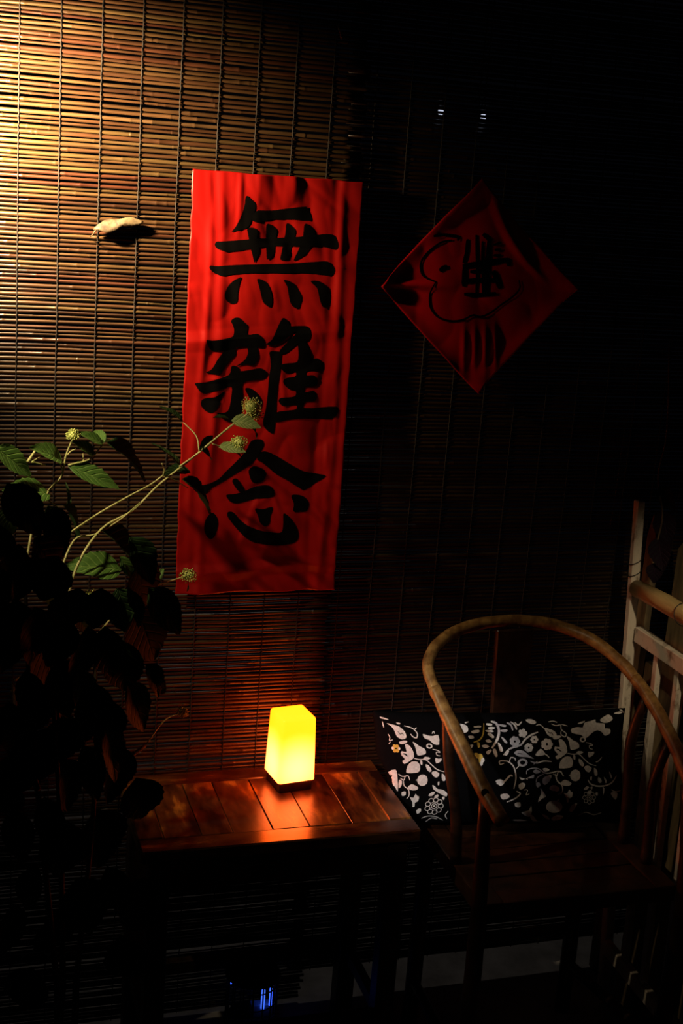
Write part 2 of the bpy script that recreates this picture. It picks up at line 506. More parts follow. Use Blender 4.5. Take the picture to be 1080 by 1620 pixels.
# traced outlines in metres or millimetres of their own surface, and world points of the shrub
INK=[[[(-65.8,391),(-57.5,384),(-49.3,377.1),(-49,363.3),(-53.2,353),(-57.5,336.4),(-64.9,327.6),(-79.2,323.3),(-93.4,319.2),(-86.1,329.6),(-79,345.1),(-73.3,360.5),(-70.1,374.5),(-69.4,385.7)],[(-50.8,358.2),(-41.9,364.2),(-15.5,365.4),(16.1,371.1),(53.3,377.2),(60.1,375.1),(66.2,365.4),(71,355.5),(68.7,349.5),(57.7,350.8),(17.4,349.7),(-14.4,347.3),(-40.6,341.2),(-52.6,343),(-55.6,349.1)],[(-126,292.1),(-122.4,298.6),(-112,299.7),(-83.4,303.3),(-44.1,308.6),(9,313.6),(57.2,318.9),(84.1,323),(105.7,326.3),(119.6,324.5),(125.6,317.6),(129.8,304.9),(125.8,295.6),(107.7,299),(85.6,301.2),(53.2,298.1),(10,296.8),(-21.9,294),(-58.7,286.9),(-95.3,279.9),(-108.5,281.7),(-120.4,284.9)],[(-62.3,327.3),(-54.5,330.2),(-45.2,328.3),(-40.8,320.9),(-41.4,308.2),(-36.5,293.2),(-35.8,280.5),(-41.6,266.1),(-44.1,262.2),(-48.9,277.3),(-53.6,289.8),(-57.1,304.8),(-60.4,317.3)],[(-23.1,335.9),(-18,339.5),(-5.6,333.1),(-0.3,325.8),(-2.1,310.4),(-3.1,292.5),(-3.8,282.2),(-11.2,271.6),(-17.8,269.9),(-20.2,286.5),(-22,304.2),(-22.8,322)],[(18.1,339.6),(23.3,342.4),(34.6,334.2),(38.2,328),(37.1,315.2),(32.9,297),(29.9,281.4),(22.4,270.7),(10.3,270.1),(12.1,285.6),(14.8,306.3),(17.7,324.3)],[(55.7,340.5),(60.9,344.2),(73.7,335.2),(79,325.2),(79.4,312.4),(72.1,299.1),(64.9,285.8),(52,274.8),(38.8,269),(44.5,284.8),(50.3,300.5),(53.9,318.7),(55,331.5)],[(-134.2,246.2),(-131.9,251.4),(-120.1,250.7),(-80.8,255.2),(-27.9,259.2),(25.7,262.7),(66.1,267.3),(104.2,271.8),(114,269),(124.3,260.3),(127.1,252.6),(122.7,243.8),(106.2,243.8),(67.6,245.8),(13.4,243.2),(-34.9,241.6),(-77.2,237.5),(-106,232.3),(-116.6,234.3),(-127.3,238.9)],[(-69,231.5),(-72.3,219.7),(-74.7,199),(-74.9,183.5),(-80.8,178.1),(-90.1,179),(-99,186.4),(-100.9,197.9),(-95.7,211),(-85.8,223),(-76.8,228.5)],[(-36.3,229.2),(-27.5,229.1),(-16.4,223.6),(-7.5,209.8),(-3.1,194.4),(-3,180),(-6.8,174.7),(-15.1,178.2),(-22.3,185.7),(-27.2,201.1),(-32.1,216.5)],[(19.6,229.7),(33.3,227.8),(44.7,220),(53.6,208.6),(59.9,197.1),(58.1,182.6),(54.6,173.8),(46.3,175),(37.6,183.1),(32.5,198.6),(28.1,216.6)],[(77.5,229.3),(93.3,231.4),(106.1,225.4),(116.5,215.4),(122.4,202.5),(121.4,186.6),(116.4,179),(108.1,178.1),(102,185.8),(96.8,201.4),(91.5,216.9)]],[[(-135.1,104.2),(-122,103.2),(-101.9,106.7),(-81.8,111.7),(-77.9,121.9),(-80,133.2),(-84.9,143),(-77.9,149.8),(-67.8,150.2),(-58.6,142.5),(-50.2,134.3),(-49.9,117.1),(-29.4,119.3),(-18.6,112.5),(-12.7,102.6),(-13.6,91.8),(-27.8,91.4),(-48.5,91.9),(-71.8,89.1),(-72.6,76.1),(-82.2,64.3),(-93.2,49.5),(-104.2,34.8),(-115.8,34.5),(-132,36.9),(-122.1,43),(-115.3,53.2),(-108.6,66.4),(-97.8,82.5),(-112.2,80.6),(-124,83.1),(-131.7,94.3)],[(-47,92.8),(-29.4,93.4),(-24,77.6),(-24.8,66),(-34.6,54.7),(-49.4,56),(-68.4,51.7),(-61.3,57.7),(-51.5,66.6),(-46.3,79.8)],[(-152.7,14.7),(-132.5,17.3),(-109.5,24.5),(-83.6,33.9),(-80,49.9),(-72.8,52.4),(-63.8,48.9),(-60.5,41.7),(-37,45.3),(-19.4,48.7),(-5.6,43.2),(-3.6,34.5),(-10.6,25.5),(-29.8,23.6),(-53.2,17.2),(-52.5,-7.7),(-52.7,-37.2),(-55.3,-54.9),(-66.6,-65.5),(-84.6,-62.8),(-104.6,-46.9),(-88.4,-45.2),(-79.9,-37.7),(-76.7,-14.1),(-77,9.3),(-93.9,4.5),(-117,-1.8),(-132.8,-6.5),(-143.3,-1),(-149.5,7.6)],[(-90.7,-0.4),(-97.3,-16),(-102.3,-32.2),(-114.9,-45.6),(-126.8,-42.9),(-137.5,-32.9),(-138,-21.2),(-129.5,-15.8),(-110.6,-12.5)],[(-48.2,5.6),(-37.8,6.7),(-25.5,0.2),(-16,-9.9),(-10.8,-21.6),(-14.6,-33.5),(-26.6,-33.7),(-34.9,-19.1),(-41.5,-7.5)],[(23.4,153.7),(34.2,147.5),(39.4,137.6),(58.8,138.3),(76.9,137.6),(83.6,127.6),(81.8,110.1),(69.9,106.8),(61.1,103.6),(46.8,91.5),(35.4,82.4),(23.6,79.1),(20.7,86.3),(36.9,105.7),(53.8,123.7),(44.8,123.4),(36.3,114.4),(24.9,105.3),(13.5,97.7),(-8.9,97.5),(2.4,108.9),(8.8,125),(16.6,144)],[(-0.5,82.7),(11.3,84.5),(23.4,82),(24.1,70.3),(24.1,47),(22.5,23.4),(19.8,-6.2),(20.5,-41.8),(19.9,-56.7),(18.3,-80.6),(14.2,-87.3),(0,-77.9),(-6.9,-63.1),(-2.4,-36.2),(0.3,-6.6),(1.2,28.8),(3.7,52.2),(1.7,69.7)],[(57.8,107.8),(72.9,108.4),(83,92.6),(88.3,81.1),(87.8,66.4),(101.1,72.6),(113.8,65.7),(117.6,55.4),(113.6,47.9),(83.2,45.6),(80.7,36.7),(96,37.1),(105.7,28.4),(105,16.5),(91.5,13.2),(79.4,11.5),(78.6,1.1),(98.2,4.5),(105,-4.3),(102.7,-16.3),(81.5,-19.7),(79.2,-31.7),(109.9,-31.2),(149.9,-27.4),(153.9,-39.4),(142.5,-54.1),(111.6,-54.6),(74.6,-54.3),(44.3,-57.8),(20.3,-62.7),(20.6,-43.2),(43.1,-38.4),(62.6,-35),(62,-26.1),(42.4,-28.8),(30.2,-26.7),(24.2,-17.9),(29.3,-11.9),(47.3,-10),(59.3,-6.8),(59.2,3.6),(46.3,6.3),(35.1,14.9),(31.6,23.6),(38.7,29.7),(56.7,33.1),(57.6,42),(44.1,40.2),(31.9,42.8),(25.4,49.9),(25,57.2),(42.8,60.7),(59.2,64.1),(60.9,83.2)]],[[(-7.7,-100.5),(-1.2,-109.4),(-3.7,-118.5),(-14.7,-136.7),(-26,-151.8),(-40.5,-162.5),(-60.8,-176.2),(-78.2,-188.3),(-104.4,-203.5),(-124.5,-218.6),(-145.8,-208),(-134.3,-200.5),(-113.7,-195.9),(-93.3,-185.3),(-76.3,-167.2),(-62.1,-152),(-39.5,-124.8),(-28.7,-103.7)],[(-14.4,-142.7),(-6.2,-127.5),(9,-127.4),(34.1,-139.3),(66,-157.4),(91.6,-169.5),(116.8,-174.1),(139.1,-178.6),(118.2,-194.1),(94.3,-209.6),(81.5,-205),(55.7,-189.6),(30.3,-175.9),(11,-160.7),(-4.9,-148.7)],[(-31.2,-167),(-22.6,-157.9),(-10.4,-159.3),(2.1,-165.3),(7.3,-176),(3.5,-188.2),(-8.3,-194.9),(-20.6,-192.8),(-27.3,-182.1)],[(-75.1,-220.2),(-58.6,-218.7),(-37.7,-212.6),(-17,-203.5),(1.1,-199.8),(16.4,-200.4),(26.2,-209.6),(26.3,-221.9),(14.9,-226.5),(-9.5,-228),(-27.5,-232.5),(-48.5,-238.6),(-63.7,-236.4),(-71.6,-229.3)],[(-64.6,-189.8),(-54.3,-185.2),(-36.4,-209.6),(-46.7,-214.1),(-56.3,-205)],[(-103.2,-258.2),(-93.8,-267.5),(-90,-282.8),(-94.8,-307.4),(-103.5,-316),(-112.8,-310.3),(-119.5,-294.9),(-118.9,-276.5),(-111.9,-264.3)],[(-70.2,-256.9),(-58,-258.5),(-40.3,-277.1),(-18.1,-291.2),(6.9,-299.2),(35,-303.3),(48.8,-301.2),(50.7,-280.9),(50.3,-260.7),(63.9,-268.5),(77.5,-285.8),(84.7,-300),(87.3,-315.8),(77,-326.7),(52.3,-331.1),(21.1,-330.7),(-7,-325.6),(-26,-316),(-45.2,-298.7),(-61.4,-280),(-71.2,-266.1)],[(-12.8,-249.5),(4.1,-251.1),(25.3,-246.6),(21.8,-265.2),(21.2,-280.7),(12.5,-289.3),(-0.3,-280.5),(-5.8,-265)],[(65.6,-222),(82.5,-220.5),(97,-226.7),(105.8,-240.7),(102.1,-256.3),(88.2,-258.7),(72.5,-256.8),(73,-240.6)]]]
DINK=[([(-69.7,95.6),(-93,89.9),(-115,73.5),(-132,53.1),(-135.1,35.5),(-126.4,18.4),(-99.2,7.6)],4.8),([(-99.2,7.6),(-107.3,-7.1),(-110.4,-24.9),(-105.9,-46.8),(-89.9,-64),(-69.9,-71.1),(-50.4,-72.6),(-29,-68.4),(-8,-58.6),(11.9,-61.2),(35.4,-51.2),(58.1,-33.3),(81,-16.6),(96.2,2.1),(92.9,20)],4.4),([(-113,101.8),(-87.4,105.4),(-56.2,102.9),(-57.8,95.2)],6.6),([(-91.8,30),(-85.4,36.9),(-75,40.7)],9.8),([(-34.3,99.7),(-33.7,71.3),(-38.7,49.1)],8.3),([(-16.1,109.5),(-6.5,46.3),(-2.8,-15.7)],7.4),([(-0.8,97.2),(12.1,-12.8)],6.6),([(13.2,106.8),(16.7,47.5),(20.1,-12.5)],10.9),([(-40.4,42.4),(9.5,51.6),(62.1,62)],13.1),([(-37.1,10.5),(-1.2,15.6),(37.7,17.4)],10.9),([(-32.1,-14.8),(6.9,-15.3),(42,-10.4)],8.7),([(24.7,91),(43.4,97.5)],5.2),([(28.2,80.8),(43.8,83.2)],5.2),([(27.1,69),(45.2,70.7)],5.2),([(-35.6,42.7),(-33.7,0.7)],10.9),([(61.8,65.3),(66.1,48.9)],10),([(30.6,37.1),(51.9,0.1)],13.1),([(-22.4,32.3),(23.3,36.7)],8.7),([(-1.9,112.5),(19,98.3)],8.7)]
MOT=[('b',[(-260.8,91.6),(-248.6,89.6),(-233.6,85.5),(-222.8,74.6),(-220.9,62.5),(-230.9,58.1),(-241.8,64.1),(-245.9,76.2),(-251.3,85.6)]),('d',[(-239.1,76.1),(-233.7,69.4),(-229.6,72),(-226.3,66.6)],1.6),('r',[(-222.7,88),(-210.5,85.2),(-202.3,81.1),(-195.5,71.7),(-198.3,62.3),(-206.4,65.1),(-210.5,70.5)],2.4),('r',[(-202.3,79.8),(-195.5,85.1)],2),('b',[(-237.8,52),(-228.2,55.4),(-219.3,54.5),(-224.2,49.2),(-235,47.4)]),('b',[(-207.8,53),(-201,50.2),(-192.8,43.5),(-181.9,38),(-179.2,28.5),(-187.4,24.6),(-198.3,23.4),(-201,31.5),(-202.9,42.2)]),('b',[(-225.5,45.2),(-220.1,47.8),(-210.6,38.3),(-206.5,20.8),(-213.3,12.9),(-228.3,3.7),(-232.9,10.4),(-226.9,14.4),(-235.1,23.8),(-233.7,31.9),(-222.8,30.4)]),('d',[(-231,26.5),(-225.6,25.1),(-221.5,21)],3),('r',[(-206.5,16.8),(-194.3,14),(-180.6,13.8),(-169.7,4.3),(-156.1,-7.9),(-139.7,-13.5)],2.2),('b',[(-186.1,16.6),(-180.6,20.5),(-169.7,17.7),(-176.5,13.8)]),('b',[(-192.9,12.6),(-188.3,9.9),(-188.8,1.3),(-192.9,4.6)]),('b',[(-181.2,3.1),(-173.8,0.3),(-167.9,-10.5),(-172.5,-13.9),(-178.5,-7.7)]),('b',[(-168.4,-15.8),(-160.2,-11.9),(-150.7,-17.4),(-154.8,-25.9),(-161.6,-25.3)]),('b',[(-145.2,-17.5),(-138.4,-22.9),(-137.1,-33.7),(-143.9,-33.6)]),('b',[(-158.8,17.6),(-152,16.1),(-145.1,17.4),(-146.5,10.7),(-157.5,5.5)]),('b',[(-221.5,-0.4),(-212,8.8),(-199.7,8.7),(-193.7,-0.8),(-195.7,-12.8),(-205.2,-16.1),(-221.5,-16.5),(-224.8,-13.7)]),('b',[(-188.3,-19.6),(-179.3,-23.7),(-176.6,-33.1),(-179.4,-41.6),(-188.4,-45.8),(-197.1,-41.4),(-200.3,-32.8),(-196.5,-23.5)]),('r',[(-203.1,-32.8),(-199.3,-31.7)],2),('ring',[(-171,44.5),(-164.2,44.5)]),('r',[(-164.2,37.8),(-153.3,35),(-147.8,30.9),(-156,31),(-154.7,24.2),(-147.8,22.8)],2),('r',[(-237.9,-28.3),(-229.7,-32.4),(-227,-24.4),(-220.2,-23.2),(-216.7,-32.6)],2),('r',[(-231.1,-32.4),(-228.4,-45.8),(-218.9,-53.9),(-216.7,-67.3),(-221.6,-75.2)],2),('b',[(-221.6,-49.9),(-213.4,-42),(-203.9,-44.8),(-197.1,-50.2),(-202.6,-55.5),(-214.8,-54.5)]),('b',[(-233.8,-60.4),(-225.7,-57.8),(-224.3,-65.9),(-231.9,-68.4)]),('b',[(-214.8,-71.3),(-206.7,-72.8),(-202.6,-63.5),(-198.5,-68.9),(-194.4,-70.3),(-195.8,-81),(-202.6,-84.9),(-202.1,-92.9),(-206.7,-94.2),(-208,-83.5)]),('b',[(-165.8,-44),(-160.3,-46.7),(-153.5,-53.5),(-142.6,-55),(-131.7,-63.2),(-133.1,-71.2),(-145.4,-65.7),(-156.3,-58.8),(-163.1,-53.4)]),('b',[(-174,-67.9),(-165.8,-60),(-159,-61.5),(-165.8,-69.4)]),('b',[(-160.4,-70.8),(-153.5,-65.6),(-150.8,-69.6),(-156.8,-74.9)]),('b',[(-154,-37.4),(-150.2,-36.2),(-150.8,-44.2),(-153.5,-44.1)]),('b',[(-142.6,-72.4),(-137.2,-71.2),(-137.7,-78.6),(-141.3,-77.8)]),('flower',[(-245.9,37.4),(-236.4,37.2)],6,1),('oflower',[(-159.1,-93.6),(-137.2,-93.9)],9),('r',[(-183.6,-122.6),(-170,-117.4),(-151,-120.4),(-134.6,-130)],2),('r',[(-172.8,-132.1),(-161.9,-122.9),(-148.2,-125.8)],2),('r',[(-126.4,-106.1),(-131.8,-116.7),(-126.4,-126.2)],2),('b',[(-197.2,-102.3),(-189,-98.4),(-186.9,-105.2),(-194.5,-111.7)]),('b',[(-273,105.1),(-259.5,101.8),(-255.4,99.1),(-271.7,101.4)]),('r',[(-269.8,95.2),(-268.2,81.8)],2),('b',[(-239.1,94.9),(-230.9,93.5),(-232.3,90.8),(-237.7,91.4)]),('r',[(-260.8,68.3),(-257.3,61.6),(-258.9,54.1),(-251.3,56.2)],2),('r',[(-256.8,50.9),(-260.9,46.9)],2),('b',[(-183.2,71.5),(-172.3,68.2),(-161.4,67.3),(-149.1,69.8),(-149.1,48.3),(-161.4,49.8),(-169.6,58),(-180.5,62.1)]),('r',[(-162.7,72.7),(-158.6,78),(-157.3,72.6)],2),('b',[(-265,-15.9),(-248.7,-9.4),(-244.6,-21.5),(-242,-57.6),(-248.7,-48.2),(-264.5,-31.9)]),('r',[(-241.9,-18.9),(-233.8,-24.3),(-224.3,-23.1)],2),('b',[(-240.6,-32.2),(-233.8,-35),(-235.2,-45.7),(-240.6,-50.9)]),('b',[(-112.1,86.9),(-103.8,94.9),(-90.1,94.8),(-81.3,89.3),(-81.9,78.6),(-94.3,75.5),(-105.2,80.1)]),('r',[(-86,97.5),(-77.7,100.1)],2.5),('b',[(-113.5,76.2),(-102.5,74.7),(-99.8,65.3),(-90.2,61.1),(-91.6,51.7),(-97.1,43.7),(-106.7,54.6)]),('b',[(-88.9,36.9),(-83.4,46.3),(-72.4,48.8),(-75.2,42.1),(-84.8,35.5)]),('ry',[(-71,54.2),(-57.2,59.4),(-47.5,72.8),(-43.3,97.1)],3),('by',[(-62.8,54.1),(-57.3,52.7),(-57.3,43.3),(-61.4,42)]),('b',[(-73.7,79.8),(-57.1,82.4),(-55.8,77),(-70.9,74.4)]),('b',[(-81.9,69.1),(-70.9,69),(-69.6,63.6),(-79.2,62.4)]),('b',[(-66.7,90.5),(-51.6,91.7),(-51.6,87.7),(-65.4,87)]),('b',[(-37.8,97),(-25.4,95.5),(-26.8,91.5),(-37.8,93)]),('b',[(-36.5,86.2),(-29.6,88.8),(-18.6,87.4),(-26.8,82.1)]),('b',[(-42,80.9),(-29.6,82.1),(-22.7,78),(-35.1,76.7)]),('b',[(-37.9,72.7),(-31,75.4),(-22.8,67.2),(-26.9,63.2)]),('b',[(-43.5,58),(-35.2,60.6),(-28.4,55.1),(-38,53.3)]),('b',[(-53.2,45.9),(-43.5,48.5),(-35.3,44.4),(-44.9,40.4)]),('b',[(-43.6,32.3),(-32.6,37.6),(-31.2,33.6),(-39.5,25.6)]),('b',[(-28.4,36.2),(-21.5,38.8),(-17.5,22.6),(-23,21.3)]),('b',[(-16,53.6),(-9.1,48.1),(-5,34.6),(-11.9,33.3)]),('b',[(-7.6,65.7),(-2.1,64.3),(6.1,53.4),(0.6,52.1)]),('b',[(-10.2,95.4),(6.3,92.5),(3.5,88.5),(-8.9,91.3)]),('b',[(-7.5,81.9),(7.7,83.1),(6.2,77.7),(-4.8,77.8)]),('b',[(-3.7,26.5),(4.6,35.8),(8.8,33.1),(3.2,23.7)]),('r',[(-26.8,101),(-15.7,96.8),(-10.9,80.5),(-15.9,61.7),(-29.8,40.3)],5.5),('flower',[(-64.3,13.7),(-47.8,13.5)],7,1),('b',[(111.9,63),(122.1,66.6),(131.6,65.6),(126.4,60),(114.8,58.2)]),('b',[(143.8,64.1),(151,61.2),(159.7,54),(171.2,48.3),(174.1,38.3),(165.3,34.2),(153.7,32.9),(150.9,41.4),(148.9,52.7)]),('b',[(124.9,55.8),(130.7,58.6),(140.8,48.6),(145,30.2),(137.7,21.8),(121.7,12.2),(116.9,19.3),(123.2,23.4),(114.6,33.4),(116.1,41.8),(127.7,40.3)]),('d',[(119,36.1),(124.8,34.7),(129.1,30.4)],3),('r',[(145,26),(158,23),(172.5,22.8),(184,12.8),(198.4,0),(215.8,-5.9)],2.2),('b',[(166.7,25.7),(172.5,29.9),(184.1,26.9),(176.8,22.8)]),('b',[(159.4,21.6),(164.3,18.7),(163.7,9.7),(159.4,13.1)]),('b',[(171.8,11.6),(179.6,8.7),(185.9,-2.7),(181,-6.3),(174.6,0.3)]),('b',[(185.3,-8.3),(194,-4.2),(204.2,-10),(199.7,-19),(192.5,-18.3)]),('b',[(210,-10.1),(217.2,-15.8),(218.5,-27.1),(211.3,-27)]),('b',[(195.7,26.8),(203,25.3),(210.3,26.6),(208.8,19.6),(197.1,14.1)]),('b',[(128.9,7.9),(139.1,17.6),(152.1,17.4),(158.4,7.5),(156.3,-5.2),(146.2,-8.7),(128.8,-9),(125.3,-6.2)]),('b',[(164.1,-12.3),(173.6,-16.6),(176.4,-26.5),(173.5,-35.5),(163.9,-39.9),(154.6,-35.3),(151.2,-26.2),(155.4,-16.4)]),('r',[(148.3,-26.2),(152.4,-25.1)],2),('ring',[(182.9,55.2),(190.2,55.1)]),('r',[(190.1,48),(201.7,45.1),(207.5,40.8),(198.8,40.9),(200.2,33.8),(207.4,32.3)],2),('r',[(111.4,-21.5),(120,-25.8),(123,-17.4),(130.2,-16.1),(133.9,-26)],2),('r',[(118.6,-25.8),(121.4,-39.9),(131.4,-48.4),(133.6,-62.5),(128.4,-70.9)],2),('b',[(128.5,-44.2),(137.3,-35.9),(147.4,-38.8),(154.6,-44.5),(148.7,-50.1),(135.7,-49.1)]),('b',[(115.5,-55.2),(124.2,-52.6),(125.5,-61),(117.4,-63.7)]),('b',[(135.6,-66.8),(144.3,-68.3),(148.7,-58.5),(153,-64.2),(157.3,-65.7),(155.8,-76.9),(148.5,-81),(149,-89.4),(144.1,-90.8),(142.7,-79.5)]),('b',[(193.5,-66.2),(200.8,-60.7),(203.7,-64.9),(197.3,-70.5)]),('b',[(200.5,-31.1),(204.6,-29.7),(203.9,-38.2),(201,-38.1)]),('b',[(212.4,-67.9),(218.2,-66.6),(217.6,-74.4),(213.8,-73.5)]),('b',[(93.1,84.5),(102.2,82.9),(115.9,76.8),(121,66.4),(111.2,62.6),(99.1,69.6)]),('d',[(99.1,78.5),(105.2,72.5),(108.2,73.9),(112.7,67.4)],1.6),('r',[(109.9,93.2),(120.5,88.7),(131.2,90),(132.6,79.6),(143.2,70.6),(140.1,63.2),(131,69.3),(132.6,78.1)],2.4),('r',[(132.7,91.5),(147.9,86.9)],2),('b',[(156.4,80.9),(172.3,83.7),(183,82.1),(187.7,92.5),(203,95.3),(213.8,98.2),(215.3,90.7),(235.2,87.6),(236.6,77.1),(248.9,75.5),(250.3,65),(236.5,60.7),(230.4,68.2),(218.2,74.3),(204.4,68.5),(190.5,58.2),(178.3,65.8),(157,71.1)]),('d',[(208.9,65.5),(218.1,68.4),(224.2,60.8),(215,56.5),(205.8,59.6),(212,64)],3),('b',[(224.5,96.6),(236.8,103.9),(246.1,106.8),(255.2,99.3),(253.6,93.3),(241.3,89),(230.6,90.6)]),('b',[(258.4,108.2),(270.7,111.1),(281.5,109.5),(270.7,105.7)]),('r',[(272.3,115.6),(280,112.5),(283,106.5)],2),('r',[(-4.3,24.8),(10.9,39.4),(35.2,46.6),(47.4,59.7),(62.6,70),(77.8,75.7)],4),('flower',[(23.1,55.6),(35.2,55.4)],7,0),('flower',[(54.8,40.4),(65.4,40.3)],7,0),('flower',[(68.6,58.9),(77.7,58.8)],6,0),('flower',[(97.4,47.4),(111.1,47.2)],7,0),('flower',[(42.9,74),(53.5,73.9)],5,0),('b',[(19.9,29),(29.1,35.7),(42.7,33.2),(53.2,24.2),(66.8,14.5),(50.2,18.9),(32,20.9)]),('d',[(27.5,28.9),(39.6,26.7)],1.8),('b',[(69.9,24),(82.1,37.2),(89.7,31.1),(92.7,23.7),(77.5,20.9)]),('r',[(89.7,26.7),(97.2,22.2),(102.4,16.2)],2.5),('r',[(-2.9,5.6),(-11.9,2.8),(-13.4,10.2),(-4.3,11.6),(7.7,8.5),(18.3,-2),(22.7,-16.8),(24.1,-31.6),(19.5,-55.1)],3),('r',[(9.3,9.9),(12.3,18.7),(21.4,17.2),(22.9,11.2)],2.5),('ringl',[(39.5,6.6),(50.1,10.9)]),('r',[(24.3,-8),(33.4,2.2)],2),('r',[(57.7,9.3),(65.2,6.3),(74.3,4.7),(89.5,8.9),(107.8,7.2)],3),('r',[(65.2,1.8),(74.4,9.1)],2),('r',[(48.4,-20.1),(50,-11.3),(62.1,-7),(77.3,-8.7),(92.4,-19.2),(110.6,-18),(125.9,-15.2),(136.4,-27.2)],2.6),('r',[(71,-41.1),(74.1,-29.3),(89.3,-20.7)],2),('r',[(116.7,-21),(119.6,-35.8),(131.7,-47.9),(133.1,-62.7),(122.4,-70.8)],2),('b',[(87.8,-31),(98.4,-25.2),(107.5,-25.3),(102.9,-38.6),(92.2,-47.3),(86.2,-41.3)]),('b',[(102.8,-53.4),(110.4,-48.1),(121,-50.7),(116.4,-61.8),(104.3,-59.3)]),('b',[(86.4,-8.8),(95.5,-7.4),(103.1,-12),(92.4,-16.3)]),('b',[(63.6,-14.4),(71.2,-10.1),(81.8,-16.1),(71.1,-20.4)]),('b',[(31.7,-27.3),(46.8,-31.9),(65.1,-21.8),(65,-30.7),(54.4,-37.9),(49.9,-30.5),(37.7,-34.7)]),('b',[(30.1,-46.4),(39.2,-40.7),(46.1,-45.2),(42.2,-54),(33.1,-56.8)]),('b',[(71,-42.6),(78.6,-41.2),(81.6,-48.6),(74,-53)]),('b',[(81.5,-54.5),(89.1,-65),(95.1,-75.4),(85.9,-79.7),(76.8,-88.4),(78.4,-78.1),(83.6,-67.9)]),('b',[(94.9,-100.5),(101,-88.8),(114.7,-85.4),(128.4,-90.7),(134.4,-101.1),(128.2,-112.2),(114.5,-116.2),(100.9,-110.9)]),('r',[(120.8,-86.7),(126,-82.7)],3),('r',[(194.3,-36.9),(201.9,-47.3),(220.2,-52.6),(241.6,-50.9),(257,-43.7),(267.9,-30.4)],3.5),('b',[(220.3,-31.3),(227.9,-37.3),(227.9,-44.7),(220.2,-43.1)]),('b',[(234.1,-31.5),(241.7,-40.5),(238.6,-46.4)]),('b',[(248,-19.8),(255.6,-31.7),(252.5,-36.2)]),('b',[(183.4,-58.9),(191.1,-51.6),(197.2,-54.7),(189.5,-60.5)]),('b',[(200.3,-54.7),(206.4,-53.3),(203.3,-60.7)]),('b',[(230.8,-55.2),(235.4,-58.2),(232.2,-73)]),('oflower',[(197,-78.4),(213.8,-78.6)],8),('b',[(149.5,-110.2),(155.7,-97),(167.9,-91.3),(164.8,-101.6),(157.1,-113.3)]),('b',[(109.9,-130.2),(122.1,-121.6),(137.2,-124.8),(131.1,-133.5),(115.9,-137.7)]),('b',[(87.2,-119.5),(97.8,-122.7),(106.8,-133.1),(97.7,-131.5)]),('r',[(170.7,-122.4),(189.1,-113.8),(207.4,-120),(225.7,-114.4)],2),('b',[(58.4,-119.1),(67.5,-123.6),(79.5,-138.6),(97.6,-147.7),(91.5,-156.5),(70.4,-144.3)]),('b',[(22.1,-134.7),(37.2,-133.5),(58.3,-136.7),(37.1,-139.3)]),('b',[(276,-138.9),(283.8,-130.1),(284.4,-134.6),(279.1,-141.9)]),('r',[(229.9,13.2),(220.6,4.4),(214.5,3)],2),('b',[(250.6,-70.3),(259.9,-64.5),(269,-70.6),(262.7,-85.3)]),('r',[(252.2,-61.4),(262.9,-66),(278.3,-64.8)],2),('b',[(52.2,103.6),(65.8,104.6),(76.4,98),(68.8,93.6),(58.2,96.7)]),('r',[(8.2,98.6),(17.3,92.6),(20.2,80.8)],4),('r',[(17.3,100),(26.3,92.5),(29.3,82.1)],4),('r',[(26.4,98.5),(33.9,92.5),(43,99.8)],3),('r',[(74.9,90.6),(84,92),(94.6,81.5)],2),('r',[(103.8,97.7),(114.5,99.1),(123.6,96.1)],2),('b',[(170.9,91.2),(178.6,94.7),(189.3,96.3),(181.6,91.1)]),('b',[(33.8,71.7),(42.9,79),(52,76),(50.5,68.6),(38.3,67.2)]),('r',[(-19.7,-42.8),(-4.6,-40.1),(10.6,-24),(16.6,-25.6)],4),('b',[(-22.7,-36.9),(-10.6,-32.6),(-1.6,-40.1),(-10.7,-48.8)]),('b',[(-10.8,-69.4),(4.3,-66.7),(10.3,-75.6),(-4.8,-81.3)]),('r',[(4.2,-87.3),(22.4,-78.8),(34.5,-67.1),(25.5,-61.1)],3),('r',[(42.1,-58.4),(51.2,-58.5),(48.1,-70.3),(55.7,-67.5)],2),('b',[(22.3,-90.5),(34.4,-87.8),(35.9,-99.6),(25.3,-99.4)]),('b',[(38.8,-114.3),(55.5,-108.7),(60.1,-97),(63,-111.8),(58.4,-126.4)])]
